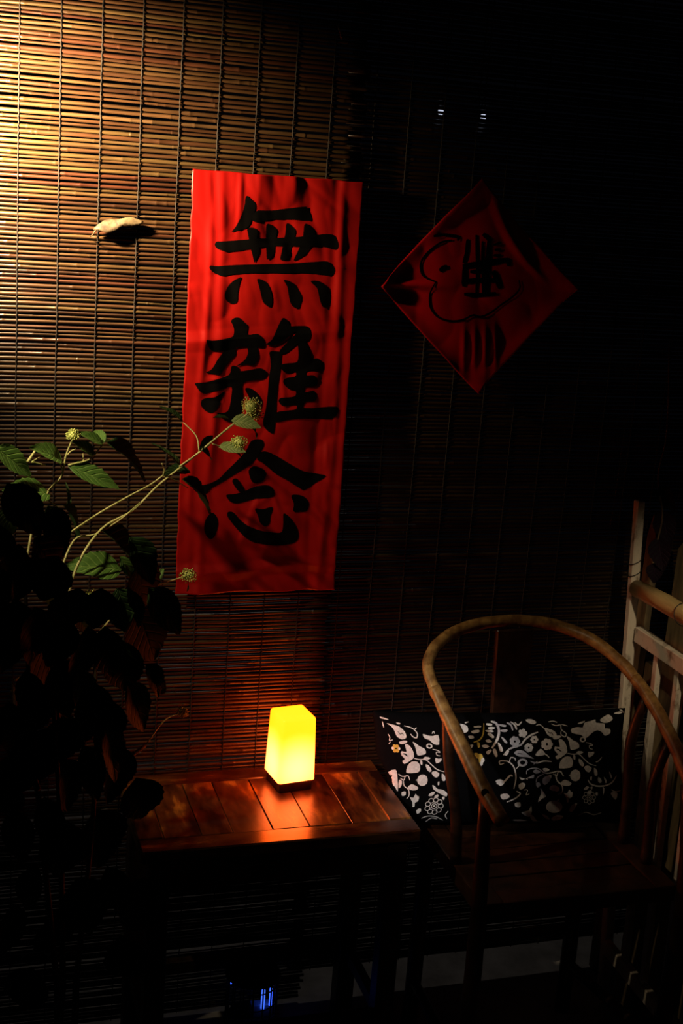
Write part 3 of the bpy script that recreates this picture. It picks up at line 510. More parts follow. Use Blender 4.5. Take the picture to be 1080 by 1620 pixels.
STEMS=[([(0.216,-0.35,1.09),(0.246,-0.3,1.193),(0.296,-0.25,1.253),(0.361,-0.2,1.276),(0.411,-0.18,1.32),(0.474,-0.16,1.366),(0.549,-0.15,1.428),(0.579,-0.15,1.451),(0.593,-0.15,1.464)],2),([(0.21,-0.32,1.176),(0.244,-0.27,1.238),(0.285,-0.25,1.244),(0.333,-0.23,1.266),(0.375,-0.2,1.292)],1.5),([(0.222,-0.3,1.253),(0.29,-0.22,1.273),(0.342,-0.2,1.298),(0.393,-0.18,1.32),(0.421,-0.175,1.339)],1.7),([(0.421,-0.175,1.339),(0.451,-0.16,1.323),(0.477,-0.14,1.305)],1.2),([(0.421,-0.175,1.339),(0.422,-0.18,1.353),(0.415,-0.19,1.366)],1.2),([(0.453,-0.165,1.354),(0.488,-0.165,1.38),(0.495,-0.17,1.387)],1.3),([(0.492,-0.16,1.385),(0.489,-0.14,1.41),(0.466,-0.12,1.433)],1.2),([(0.518,-0.155,1.398),(0.535,-0.15,1.392),(0.554,-0.145,1.389)],1),([(0.532,-0.15,1.39),(0.563,-0.15,1.394),(0.572,-0.15,1.398)],1.2),([(0.152,-0.35,1.211),(0.173,-0.28,1.284),(0.199,-0.22,1.316),(0.224,-0.2,1.339),(0.229,-0.2,1.353),(0.234,-0.2,1.383),(0.244,-0.2,1.411)],1.8),([(0.238,-0.2,1.364),(0.276,-0.19,1.372),(0.295,-0.18,1.389),(0.304,-0.18,1.401)],1.6),([(0.229,-0.2,1.353),(0.22,-0.2,1.374),(0.213,-0.2,1.386)],1.2),([(0.232,-0.2,1.378),(0.243,-0.19,1.388),(0.253,-0.19,1.393)],1.3),([(0.267,-0.19,1.369),(0.267,-0.18,1.384)],1.2),([(0.162,-0.24,1.379),(0.179,-0.22,1.4)],2.2),([(0.169,-0.24,1.379),(0.185,-0.22,1.384)],1.2),([(0.169,-0.24,1.379),(0.195,-0.22,1.368)],1.4),([(0.194,-0.24,1.311),(0.215,-0.22,1.291),(0.237,-0.2,1.268)],1.3),([(0.283,-0.3,1.057),(0.363,-0.22,1.114),(0.419,-0.18,1.119),(0.481,-0.15,1.127)],1.4),([(0.214,-0.3,1.059),(0.247,-0.25,1.094),(0.28,-0.22,1.101)],1.4),([(0.289,-0.22,1.097),(0.31,-0.2,1.095),(0.33,-0.19,1.096)],1.3),([(0.301,-0.25,1.076),(0.347,-0.2,1.1),(0.384,-0.18,1.104)],1.3),([(0.385,-0.3,0.833),(0.431,-0.24,0.856),(0.473,-0.2,0.853)],1.1),([(0.415,-0.22,0.929),(0.419,-0.22,0.905)],1.8),([(0.139,-0.28,0.97),(0.161,-0.26,0.976)],1.6),([(0.135,-0.28,0.952),(0.147,-0.27,0.927)],1.6)]
TRUNKS=[[(0.22,-0.48,0.447),(0.212,-0.45,0.765),(0.201,-0.4,0.989),(0.216,-0.35,1.09)],[(0.207,-0.5,0.463),(0.171,-0.46,0.836),(0.156,-0.4,1.051),(0.152,-0.35,1.211)],[(0.243,-0.48,0.444),(0.276,-0.42,0.808),(0.283,-0.3,1.057)],[(0.212,-0.45,0.765),(0.209,-0.38,0.98),(0.214,-0.3,1.059)],[(0.276,-0.42,0.808),(0.329,-0.36,0.825),(0.385,-0.3,0.833)],[(0.216,-0.4,1.108),(0.213,-0.36,1.141),(0.21,-0.32,1.176)],[(0.168,-0.5,0.856),(0.141,-0.4,0.931),(0.137,-0.28,0.961)]]
LEAVES=[((0.103,-0.26,1.41),(0.174,-0.24,1.354),0.55,'u'),((0.227,-0.2,1.372),(0.173,-0.24,1.412),0.62,'u'),((0.204,-0.22,1.312),(0.128,-0.27,1.347),0.62,'u'),((0.143,-0.27,1.321),(0.158,-0.28,1.295),0.62,'f'),((0.238,-0.2,1.362),(0.338,-0.2,1.323),0.42,'u'),((0.288,-0.18,1.38),(0.25,-0.2,1.411),0.55,'u'),((0.304,-0.18,1.401),(0.259,-0.2,1.432),0.42,'u'),((0.306,-0.18,1.403),(0.289,-0.14,1.427),0.5,'u'),((0.304,-0.18,1.405),(0.329,-0.14,1.403),0.45,'u'),((0.312,-0.18,1.404),(0.412,-0.12,1.325),0.45,'d'),((0.337,-0.24,1.17),(0.238,-0.27,1.201),0.62,'u'),((0.294,-0.25,1.253),(0.409,-0.2,1.167),0.5,'d'),((0.337,-0.22,1.185),(0.399,-0.2,1.091),0.6,'d'),((0.555,-0.15,1.444),(0.611,-0.17,1.439),0.6,'u'),((0.55,-0.15,1.447),(0.528,-0.12,1.45),0.5,'d'),((0.589,-0.15,1.438),(0.623,-0.13,1.412),0.5,'d'),((0.533,-0.15,1.393),(0.583,-0.17,1.388),0.5,'u'),((0.559,-0.14,1.385),(0.588,-0.13,1.368),0.5,'d'),((0.466,-0.12,1.433),(0.426,-0.12,1.471),0.5,'d'),((0.491,-0.16,1.389),(0.531,-0.14,1.37),0.6,'d'),((0.492,-0.16,1.391),(0.53,-0.12,1.409),0.35,'d'),((0.465,-0.14,1.324),(0.554,-0.08,1.245),0.36,'d'),((0.455,-0.16,1.353),(0.415,-0.12,1.402),0.62,'d'),((0.477,-0.15,1.342),(0.439,-0.1,1.334),0.6,'d'),((0.251,-0.25,1.092),(0.281,-0.24,1.043),0.5,'u'),((0.408,-0.19,1.127),(0.427,-0.18,1.154),0.7,'u'),((0.164,-0.3,1.263),(0.2,-0.27,1.235),0.5,'u'),((0.292,-0.22,1.095),(0.266,-0.24,1.08),0.6,'u'),((0.213,-0.3,1.127),(0.197,-0.32,1.158),0.8,'f'),((0.337,-0.22,1.191),(0.365,-0.22,1.146),0.5,'u'),((0.235,-0.22,1.282),(0.246,-0.18,1.33),0.2,'d'),((0.227,-0.24,1.297),(0.279,-0.2,1.224),0.5,'d'),((0.42,-0.22,0.905),(0.438,-0.2,0.927),0.8,'d'),((0.116,-0.4,1.339),(0.126,-0.42,1.295),0.8,'f'),((0.484,-0.14,1.114),(0.492,-0.13,1.088),0.7,'d'),((0.114,-0.438,1.387),(0.176,-0.452,1.298),0.6584232970442724,'k'),((0.183,-0.425,1.346),(0.214,-0.441,1.26),0.6606364057940299,'k'),((0.153,-0.547,1.325),(0.197,-0.519,1.241),0.8060650410021755,'k'),((0.136,-0.436,1.282),(0.116,-0.423,1.2),0.6106730573765801,'k'),((0.111,-0.428,1.236),(0.085,-0.441,1.139),0.5857601730315666,'k'),((0.189,-0.548,1.294),(0.167,-0.519,1.203),0.8226609386809294,'k'),((0.342,-0.3,1.252),(0.396,-0.308,1.162),0.6239399829198142,'k'),((0.355,-0.3,1.203),(0.392,-0.276,1.088),0.8418593431965389,'k'),((0.322,-0.3,1.155),(0.358,-0.315,1.059),0.7423407534879519,'k'),((0.38,-0.3,1.153),(0.452,-0.29,1.053),0.5711160696963138,'k'),((0.134,-0.476,1.195),(0.114,-0.49,1.088),0.8738353455599632,'k'),((0.155,-0.538,1.205),(0.163,-0.526,1.089),0.6200982958293298,'k'),((0.105,-0.545,1.165),(0.092,-0.531,1.061),0.8529268959515159,'k'),((0.212,-0.536,1.18),(0.179,-0.525,1.088),0.6655784172526928,'k'),((0.248,-0.496,1.153),(0.23,-0.49,1.037),0.5645282424486434,'k'),((0.281,-0.449,1.135),(0.304,-0.42,1.01),0.5172953876288994,'k'),((0.33,-0.3,1.055),(0.349,-0.282,0.919),0.6121732846464875,'k'),((0.203,-0.486,1.094),(0.222,-0.477,0.973),0.6371373061688624,'k'),((0.253,-0.56,1.076),(0.245,-0.568,0.966),0.66511786256293,'k'),((0.171,-0.432,1.016),(0.152,-0.414,0.901),0.6105219339838732,'k'),((0.121,-0.457,1.005),(0.107,-0.432,0.888),0.6282675612998968,'k'),((0.324,-0.44,1.023),(0.373,-0.406,0.908),0.5403917754871438,'k'),((0.229,-0.41,0.955),(0.197,-0.416,0.849),0.8060648965305104,'k'),((0.279,-0.498,0.967),(0.32,-0.504,0.859),0.6324267981486938,'k'),((0.356,-0.44,1.058),(0.4,-0.432,0.986),0.5171244751128079,'k'),((0.145,-0.512,0.946),(0.127,-0.478,0.824),0.881895039336938,'k'),((0.208,-0.518,0.921),(0.236,-0.48,0.791),0.507275010117323,'k'),((0.118,-0.446,0.869),(0.098,-0.408,0.753),0.8100957740900594,'k'),((0.167,-0.466,1.122),(0.215,-0.429,1.012),0.7482041885854116,'k'),((0.225,-0.531,1.088),(0.259,-0.533,0.984),0.5765660819234957,'k'),((0.298,-0.471,1.002),(0.277,-0.483,0.9),0.6526538538897325,'k'),((0.141,-0.554,1.101),(0.162,-0.554,0.999),0.5037585865358258,'k'),((0.196,-0.407,0.931),(0.175,-0.417,0.826),0.813498269928542,'k'),((0.247,-0.458,0.915),(0.283,-0.461,0.803),0.5388408852795564,'k'),((0.316,-0.44,0.902),(0.309,-0.435,0.774),0.5831667367029734,'k'),((0.131,-0.409,0.776),(0.154,-0.426,0.669),0.5674681085215056,'k'),((0.178,-0.508,0.847),(0.201,-0.519,0.742),0.5163569466657342,'k'),((0.225,-0.479,0.779),(0.205,-0.484,0.671),0.8990546108352362,'k'),((0.277,-0.42,0.769),(0.305,-0.408,0.631),0.8095168501046471,'k'),((0.347,-0.44,0.837),(0.38,-0.401,0.712),0.6911047852092169,'k'),((0.175,-0.439,0.674),(0.143,-0.434,0.572),0.5147476739259407,'k'),((0.24,-0.467,0.658),(0.276,-0.472,0.541),0.8557201666469483,'k'),((0.287,-0.533,0.717),(0.325,-0.523,0.606),0.5126601428890406,'k'),((0.131,-0.441,0.603),(0.121,-0.446,0.477),0.5832261972794401,'k'),((0.211,-0.437,0.579),(0.192,-0.405,0.441),0.5566807071119966,'k'),((0.358,-0.3,1.117),(0.41,-0.264,0.987),0.7261376801635504,'k'),((0.26,-0.558,1.241),(0.252,-0.554,1.163),0.8603808631091341,'k'),((0.101,-0.505,1.335),(0.083,-0.477,1.252),0.7978905142560698,'k'),((0.149,-0.479,1.273),(0.133,-0.494,1.19),0.5843685177860489,'k'),((0.226,-0.54,1.236),(0.2,-0.506,1.147),0.8698309486074911,'k'),((0.354,-0.44,0.631),(0.385,-0.421,0.496),0.8198018637320326,'k'),((0.162,-0.503,0.51),(0.142,-0.474,0.387),0.7112095571018398,'k'),((0.328,-0.44,0.515),(0.365,-0.419,0.373),0.6073196182803231,'k'),((0.121,-0.548,1.021),(0.145,-0.51,0.91),0.5297522272426174,'k')]
HEADS=[((0.594,-0.15,1.472),0.0189),((0.572,-0.15,1.399),0.0153),((0.484,-0.15,1.127),0.0153),((0.246,-0.2,1.421),0.0118),((0.285,-0.22,1.106),0.0189),((0.354,-0.2,1.102),0.0118),((0.475,-0.2,0.854),0.0106),((0.604,-0.14,1.456),0.0142),((0.577,-0.14,1.383),0.0094)]
# ------------------------------------------------------------------ setting
fl = obj('floor', box_mesh('floor', (-1.2, -3.4, -0.06), (2.6, 1.6, 0.0)), None, M['floor'])
fl['kind'] = 'structure'
fl['label'] = 'pale concrete floor, mostly in darkness'
bm_ = obj('trim_1', box_mesh('trim', (-0.4, -0.03, 2.462), (2.0, 0.05, 2.56), 0.004), None, M['beam'])
bm_['kind'] = 'structure'
bm_['label'] = 'dark wooden beam from which the reed blinds hang'


# ------------------------------------------------------------------ reed blinds
def blind(x0, x1, y, zb0, cords, label, seed, mr):
    rnd = random.Random(seed)
    b = thing('reed_blind', ((x0 + x1) / 2, y, 0), label, 'blind', group='hanging reed blinds')
    wdt = x1 - x0
    z = zb0
    ns = int(wdt / 0.0375)
    while z < 2.452:
        r0 = rnd.choice((rnd.uniform(0.0024, 0.0033), rnd.uniform(0.0031, 0.0041), rnd.uniform(0.0035, 0.0043)))
        nodes = [rnd.uniform(0, wdt) for _ in range(rnd.randint(3, 6))]
        e0 = rnd.uniform(-0.008, 0.006)
        e1 = rnd.uniform(-0.006, 0.008)
        ph = rnd.uniform(0, 100)
        pts, rr = [], []
        xs = sorted([i * (wdt + e1 - e0) / ns + e0 for i in range(ns + 1)] + [q + d for q in nodes for d in (-0.0022, 0.0, 0.0022)])
        for x in xs:
            xx = x0 + x
            dz = 0.0030 * noise.noise(Vector((xx * 2.2, z * 5.0, 3.1))) + 0.0011 * noise.noise(Vector((xx * 9, ph, 1.7)))
            dy = 0.0016 * noise.noise(Vector((xx * 5, ph, 9.2))) + 0.0035 * noise.noise(Vector((xx * 1.1, z * 1.3, 5.5)))
            pts.append((x - wdt / 2, dy, dz))
            nd = min(abs(x - q) for q in nodes)
            rr.append(r0 * (1.0 + 0.10 * noise.noise(Vector((xx * 6, ph, 0)))) * (1.16 if nd < 0.0005 else 1.0))
        me = tube('reed', pts, rr, 7)
        o = obj('reed', me, b, mr, True)
        o.location = (0, 0, z)
        z += r0 * 1.0 + rnd.uniform(0.0044, 0.0062) + (0.0022 if rnd.random() < 0.06 else 0)
    for cx in cords:
        pts = []
        k = 0
        zz = zb0 - 0.004
        while zz < 2.46:
            dy = 0.0035 * noise.noise(Vector((cx * 1.1, zz * 1.3, 5.5)))
            pts.append((cx - (x0 + x1) / 2 + 0.0012 * noise.noise(Vector((cx * 7, zz * 8, 2))) + (0.0006 if k % 2 else -0.0006), -0.0046 + dy + (0.0009 if k % 2 else 0), zz))
            zz += 0.0088
            k += 1
        o = obj('cord', tube('cord', pts, 0.0012, 5), b, M['cord'], True)
    return b


cx0 = [0.078 + 0.0755 * i for i in range(-2, 10)]
blind(-0.10, 0.829, 0.0, 0.017, cx0, 'stained reed blind lit at its upper left, behind the long red calligraphy scroll', 1, M['reed'])
blind(0.800, 1.735, 0.020, 0.076, [0.855 + 0.0755 * i for i in range(0, 12)], 'dark reed blind in shade behind the red diamond paper and the armchair', 2, M['reed_shaded'])


# ------------------------------------------------------------------ long red scroll with three characters
def bell(x, c, s):
    return math.exp(-((x - c) / s) ** 2)


def crumple(x, z, s):
    a = abs(noise.noise(Vector((x * 7 + z * 3 + s, z * 7, s)))) + 0.5 * abs(noise.noise(Vector((x * 17, z * 12 + s, s * 2))))
    return a


rc = random.Random(21)
CREASES = [(rc.uniform(-0.16, 0.16), rc.uniform(-0.42, 0.42), rc.choice((rc.uniform(1.2, 1.9), rc.uniform(0, 3.14))), rc.uniform(0.03, 0.09), rc.uniform(-0.0022, 0.0028), rc.uniform(0.006, 0.013)) for _ in range(30)]


def creases(x, z):
    h = 0.0
    for cx, cz, a, ln, am, wd in CREASES:
        u = (x - cx) * math.cos(a) + (z - cz) * math.sin(a)
        v = abs(-(x - cx) * math.sin(a) + (z - cz) * math.cos(a))
        if v < wd and abs(u) < ln:
            h += am * (1 - v / wd) * (1 - (u / ln) ** 2)
    return h


def poster_h(x, z):
    h = 0.0065 + 0.004 * noise.noise(Vector((x * 4, z * 2.5, 7)))
    h += 0.0085 * crumple(x, z, 1.7) + 0.0022 * abs(noise.noise(Vector((x * 26 + z * 9, z * 14, 5.5))))
    wl = 0.5 + 0.5 * noise.noise(Vector((0, z * 4, 4)))
    h += 0.0045 * wl * bell(x, -0.143 + 0.010 * math.sin(z * 7), 0.0075)
    h += 0.0050 * (1 - wl) * bell(x, -0.118 + 0.012 * math.sin(z * 5 + 1), 0.010)
    h += 0.0030 * bell(x, 0.140 + 0.008 * math.sin(z * 6 + 2), 0.010)
    h -= 0.0020 * bell(x, 0.118 + 0.006 * math.sin(z * 6), 0.010)
    h += 0.0050 * max(0, 1 - abs(x + 0.040 + 0.008 * z) / 0.030) * bell(z, 0.43, 0.12)
    h += 0.0040 * max(0, 1 - abs(x - 0.03) / 0.022) * bell(z, 0.43, 0.07)
    h += 0.0040 * max(0, 1 - abs(z - 0.115 - 0.10 * x) / 0.022) * (0.4 + 0.6 * bell(x, -0.12, 0.07))
    h += 0.0045 * max(0, 1 - abs(z - 0.275 + 0.35 * (x - 0.1)) / 0.02) * bell(x, 0.13, 0.05)
    h += 0.0055 * max(0, 1 - abs(z + 0.383 - 0.06 * math.sin(x * 16) * 0.15) / 0.020)
    h += 0.010 * max(0, (-0.395 - z) / 0.04) * (0.6 + 0.4 * math.sin(x * 45))
    h += 0.004 * bell(x, 0.172, 0.01) * bell(z, -0.15, 0.3) + creases(x, z)
    return max(h, 0.003)


PC = (0.6585, 1.4795)
pw, ph_ = 0.1752, 0.4335


def poster_p(x, z, off=0.0):
    return Vector((x, -poster_h(x, z) - off, z))


scroll = thing('calligraphy_scroll', (PC[0], -0.007, PC[1]), 'long upright red paper scroll with three black brush characters hung on the reed blind', 'scroll')
nx, nz = 100, 240
V, F = [], []
for j in range(nz + 1):
    for i in range(nx + 1):
        x = -pw + 2 * pw * i / nx
        z = -ph_ + 2 * ph_ * j / nz
        ex_ = 0.0022 * noise.noise(Vector((z * 11, x, 3))) * abs(x / pw) ** 6 + (0.002 * noise.noise(Vector((z * 40, x, 8)))) * abs(x / pw) ** 20
        ez_ = 0.0035 * noise.noise(Vector((x * 18, 5, z))) * abs(z / ph_) ** 12
        p = poster_p(x, z)
        V.append((p.x + ex_, p.y, p.z + ez_))
for j in range(nz):
    for i in range(nx):
        a = j * (nx + 1) + i
        F.append((a, a + 1, a + nx + 2, a + nx + 1))
sheet = obj('paper_sheet', mesh('paper_sheet', V, F), scroll, M['paper'], True)
sm = sheet.modifiers.new('thickness', 'SOLIDIFY')
sm.thickness = 0.0004
sm.offset = -1
for ch in INK:
    polys = [(smooth_poly([(x / 1000, z / 1000) for x, z in s], 3), 0) for s in ch]
    o = obj('ink_character', drape('ink_character', polys, lambda x, z: poster_p(x, z, 0.0009), 0.006, [M['ink']]), scroll)
    o['label'] = 'black brush-written character'

# ------------------------------------------------------------------ red diamond paper
DC = (1.1103, 1.7125)
dia = thing('diamond_paper', (DC[0], 0.004, DC[1]), 'dark red diamond-shaped paper with a black composite character, hung right of the scroll', 'paper sign')
dT, dB, dL, dR = Vector((-0.0203, 0.2255)), Vector((0.0207, -0.2285)), Vector((-0.2253, -0.0065)), Vector((0.2247, 0.0095))


def dia_uv(s, t):
    """s, t in 0..1 over the square: corner L-T-R-B"""
    return dL * (1 - s) * (1 - t) + dT * (1 - s) * t + dR * s * t + dB * s * (1 - t)


def dia_h(x, z):
    h = 0.012 + 0.006 * noise.noise(Vector((x * 6, z * 6, 2.2)))
    h += 0.006 * crumple(x, z, 4.1)
    d = abs(x) + abs(z)
    h += 0.014 * bell(d, 0.235, 0.03) * (0.5 + 0.5 * noise.noise(Vector((x * 7, z * 7, 9))))
    h += 0.007 * max(0, 1 - abs(z + 0.006 + 0.03 * x) / 0.012) * bell(x, -0.16, 0.06)
    for c in (-0.02, 0.005, 0.03, 0.055):
        h += 0.004 * max(0, 1 - abs(x - c + 0.12 * (z + 0.14)) / 0.008) * bell(z, -0.13, 0.04)
    h += 0.013 * max(0, 1 - abs(x + z - 0.185 + 0.02 * math.sin(z * 20)) / 0.018) * bell(x, 0.07, 0.055)
    h += 0.010 * bell(x, -0.225, 0.03) + 0.012 * bell(x, 0.225, 0.02) + 0.010 * bell(z, -0.228, 0.014)
    return max(h, 0.005)


def dia_p(x, z, off=0.0):
    return Vector((x, -dia_h(x, z) - off + 0.005, z))


nn = 80
V, F = [], []
for j in range(nn + 1):
    for i in range(nn + 1):
        q = dia_uv(i / nn, j / nn)
        e = 1 + 0.010 * noise.noise(Vector((q.x * 16, q.y * 16, 1)))
        V.append(dia_p(q.x * e, q.y * e))
for j in range(nn):
    for i in range(nn):
        a = j * (nn + 1) + i
        F.append((a, a + 1, a + nn + 2, a + nn + 1))
ds = obj('paper_sheet', mesh('diamond_sheet', V, F), dia, M['paper2'], True)
sm = ds.modifiers.new('thickness', 'SOLIDIFY')
sm.thickness = 0.0004
sm.offset = -1
glyph, outline = [], []
for k, (p, wd) in enumerate(DINK):
    q = [(x / 1000, z / 1000) for x, z in p]
    (outline if k < 4 else glyph).extend((r, 0) for r in ribbon(q, wd / 1000, 5, 0.6))
o = obj('ink_character', drape('diamond_ink', glyph, lambda x, z: dia_p(x, z, 0.0010), 0.006, [M['ink']]), dia)
o['label'] = 'black composite character'
o = obj('ink_outline', drape('diamond_outline', outline, lambda x, z: dia_p(x, z, 0.0010), 0.006, [M['ink']]), dia)
o['label'] = 'black rounded brush outline'

# ------------------------------------------------------------------ table
TZ = 0.64
tx0, tx1, ty0, ty1 = 0.375, 0.948, -0.366, -0.035
tb = thing('tea_table', ((tx0 + tx1) / 2, (ty0 + ty1) / 2, 0), 'low dark wooden table with worn varnished plank top, against the reed blind', 'table')


def tbox(name, lo, hi, m, bev=0.002, jit=0.0, parent=None):
    c = tb.location
    lo2 = (lo[0] - c.x, lo[1] - c.y, lo[2])
    hi2 = (hi[0] - c.x, hi[1] - c.y, hi[2])
    mid = Vector([(a + b) / 2 for a, b in zip(lo2, hi2)])
    me = box_mesh(name, Vector(lo2) - mid, Vector(hi2) - mid, bev, jit)
    o = obj(name, me, tb, m)
    o.location = mid
    return o


fw = 0.052
tbox('top_front_rail', (tx0, ty0, TZ - 0.026), (tx1, ty0 + fw, TZ), M['table_x'], 0.003)
tbox('top_back_rail', (tx0, ty1 - fw, TZ - 0.026), (tx1, ty1, TZ), M['table_x'], 0.003)
tbox('top_side_rail', (tx0, ty0 + fw + 0.0008, TZ - 0.026), (tx0 + fw, ty1 - fw - 0.0008, TZ), M['table'], 0.003)
tbox('top_side_rail', (tx1 - fw, ty0 + fw + 0.0008, TZ - 0.026), (tx1, ty1 - fw - 0.0008, TZ), M['table'], 0.003)
cuts = [tx0 + fw, 0.502, 0.566, 0.648, 0.725, 0.815, tx1 - fw]
for i in range(len(cuts) - 1):
    dz = random.uniform(-0.0016, 0.0)
    tbox('top_plank', (cuts[i] + 0.0009, ty0 + fw + 0.0010, TZ - 0.022), (cuts[i + 1] - 0.0009, ty1 - fw - 0.0010, TZ + dz - 0.0004), M['table'], 0.0007)
for x in (tx0 + 0.018, tx1 - 0.018 - 0.042):
    for y in (ty0 + 0.018, ty1 - 0.018 - 0.042):
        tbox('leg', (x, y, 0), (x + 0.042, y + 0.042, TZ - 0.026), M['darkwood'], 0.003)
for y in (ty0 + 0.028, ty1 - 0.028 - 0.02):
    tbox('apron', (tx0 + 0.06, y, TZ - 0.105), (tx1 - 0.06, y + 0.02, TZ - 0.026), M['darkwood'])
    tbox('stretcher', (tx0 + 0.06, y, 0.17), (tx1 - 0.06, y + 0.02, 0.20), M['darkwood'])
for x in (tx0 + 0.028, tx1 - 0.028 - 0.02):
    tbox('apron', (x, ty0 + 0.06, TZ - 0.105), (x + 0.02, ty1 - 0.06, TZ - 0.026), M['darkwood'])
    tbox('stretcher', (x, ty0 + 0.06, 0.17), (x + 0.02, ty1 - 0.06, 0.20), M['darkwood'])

# ------------------------------------------------------------------ glowing table lamp
lamp = thing('table_lamp', (0.7295, -0.1225, TZ), 'small square table lamp with glowing yellow shade on dark foot, on the table', 'lamp', R(8))


def prism(name, b, t, h, bev, seg):
    bm = bmesh.new()
    bmesh.ops.create_cube(bm, size=1.0)
    for v in bm.verts:
        s = t if v.co.z > 0 else b
        v.co = Vector((v.co.x * s, v.co.y * s, h if v.co.z > 0 else 0))
    ed = [e for e in bm.edges if not (e.verts[0].co.z < 1e-6 and e.verts[1].co.z < 1e-6)]
    bmesh.ops.bevel(bm, geom=ed, offset=bev, segments=seg, affect='EDGES', profile=0.5)
    return from_bm(name, bm)


ft = obj('foot', prism('foot', 0.076, 0.076, 0.0235, 0.003, 2), lamp, M['darkwood'])
shd = obj('shade', prism('shade', 0.0845, 0.0765, 0.143, 0.006, 4), lamp, M['shade'], True)
shd.location = (0, 0, 0.0236)
shd['label'] = 'glowing yellow plastic shade'

# ------------------------------------------------------------------ armchair
CX, CY = 1.24, -0.32
SZ = 0.54
chair = thing('round_back_armchair', (CX, CY, 0), 'rustic wooden armchair with a bent-branch horseshoe back and arms, beside the fence', 'chair')


def cpart(name, pts, rad, m, n=5, sides=12, jit=0.10):
    c = catmull(pts, n)
    if isinstance(rad, (list, tuple)):
        k = len(rad) - 1
        rr = []
        for i in range(len(c)):
            f = i / (len(c) - 1) * k
            a = min(int(f), k - 1)
            rr.append(rad[a] + (rad[a + 1] - rad[a]) * (f - a))
    else:
        rr = rad
    return obj(name, tube(name, local(chair, c), rr, sides, jit), chair, m, True)


def hp(a, f, z):
    return (1.251 + a, -0.12 - f, z)


left = [hp(-.216, .432, .748), hp(-.230, .37, .78), hp(-.245, .29, .83), hp(-.258, .20, .882), hp(-.266, .155, .912)]
back = [hp(-.266, .160, .909), hp(-.266, .12, .928), hp(-.256, .085, .945), hp(-.225, .050, .965), hp(-.17, .018, .984), hp(-.09, .0, .995), hp(0, 0, .996), hp(.08, .018, .986), hp(.145, .055, .964), hp(.19, .115, .930), hp(.205, .155, .908)]
right = [hp(.204, .150, .911), hp(.214, .20, .885), hp(.222, .27, .843), hp(.224, .35, .792), hp(.220, .43, .745)]
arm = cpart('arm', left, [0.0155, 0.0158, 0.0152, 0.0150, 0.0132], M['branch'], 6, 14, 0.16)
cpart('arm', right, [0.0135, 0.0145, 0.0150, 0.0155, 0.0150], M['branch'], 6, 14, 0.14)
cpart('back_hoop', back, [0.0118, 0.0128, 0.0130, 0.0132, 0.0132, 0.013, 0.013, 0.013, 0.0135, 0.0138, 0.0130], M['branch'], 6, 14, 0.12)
# peg hole in the left arm, on the side that faces the room
hole = obj('peg', tube('peg', local(chair, [(1.0171, -0.4981, 0.7844), (1.0139, -0.5048, 0.7880)]), 0.0078, 14), arm, M['hole'])
hole.matrix_parent_inverse.identity()
# back splat
V, F = [], []
rows = [(1.181, 1.271, -0.126, 0.980), (1.186, 1.272, -0.124, 0.87), (1.192, 1.276, -0.122, 0.76), (1.196, 1.280, -0.127, 0.64), (1.198, 1.282, -0.137, SZ + 0.001)]
for (a, b, y, z) in rows:
    V += [(a, y - 0.007, z), (b, y - 0.007, z), (b, y + 0.007, z), (a, y + 0.007, z)]
for i in range(len(rows) - 1):
    for k in range(4):
        F.append((i * 4 + k, i * 4 + (k + 1) % 4, i * 4 + 4 + (k + 1) % 4, i * 4 + 4 + k))
F += [(3, 2, 1, 0), (16, 17, 18, 19)]
V = local(chair, V)
sp = obj('back_splat', mesh('back_splat', V, F), chair, M['chairwood'])
bv = sp.modifiers.new('soft', 'BEVEL')
bv.width = 0.003


def cbox(name, lo, hi, m, bev=0.004, jit=0.001):
    c = Vector((CX, CY, 0))
    mid = Vector([(a + b) / 2 for a, b in zip(lo, hi)])
    o = obj(name, box_mesh(name, Vector(lo) - mid, Vector(hi) - mid, bev, jit, 2), chair, m)
    o.location = mid - c
    return o


sx0, sx1, sy0, sy1 = 1.035, 1.475, -0.505, -0.125
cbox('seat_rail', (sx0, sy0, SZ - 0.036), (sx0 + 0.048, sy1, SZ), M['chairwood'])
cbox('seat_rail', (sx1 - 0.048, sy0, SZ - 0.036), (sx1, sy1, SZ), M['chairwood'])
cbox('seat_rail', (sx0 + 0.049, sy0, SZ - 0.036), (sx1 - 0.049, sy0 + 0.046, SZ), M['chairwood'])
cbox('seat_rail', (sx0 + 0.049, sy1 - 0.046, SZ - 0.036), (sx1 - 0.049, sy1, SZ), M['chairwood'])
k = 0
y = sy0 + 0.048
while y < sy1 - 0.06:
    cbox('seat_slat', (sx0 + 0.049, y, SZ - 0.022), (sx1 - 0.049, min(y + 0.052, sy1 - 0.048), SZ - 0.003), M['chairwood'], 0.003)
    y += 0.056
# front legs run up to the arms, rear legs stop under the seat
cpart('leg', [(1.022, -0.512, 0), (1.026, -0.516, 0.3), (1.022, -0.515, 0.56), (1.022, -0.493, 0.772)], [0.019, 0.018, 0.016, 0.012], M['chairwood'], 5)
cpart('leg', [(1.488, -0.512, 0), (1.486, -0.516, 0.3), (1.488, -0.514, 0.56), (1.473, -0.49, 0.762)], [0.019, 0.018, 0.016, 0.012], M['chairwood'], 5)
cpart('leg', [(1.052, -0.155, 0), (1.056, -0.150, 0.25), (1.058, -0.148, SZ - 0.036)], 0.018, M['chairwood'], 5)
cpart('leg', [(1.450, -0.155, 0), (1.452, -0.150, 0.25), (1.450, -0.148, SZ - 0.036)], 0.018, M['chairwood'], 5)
cpart('arm_post', [(1.000, -0.315, 0.872), (1.008, -0.330, 0.78), (1.032, -0.338, 0.66), (1.046, -0.336, SZ)], [0.010, 0.012, 0.012, 0.013], M['chairwood'], 5)
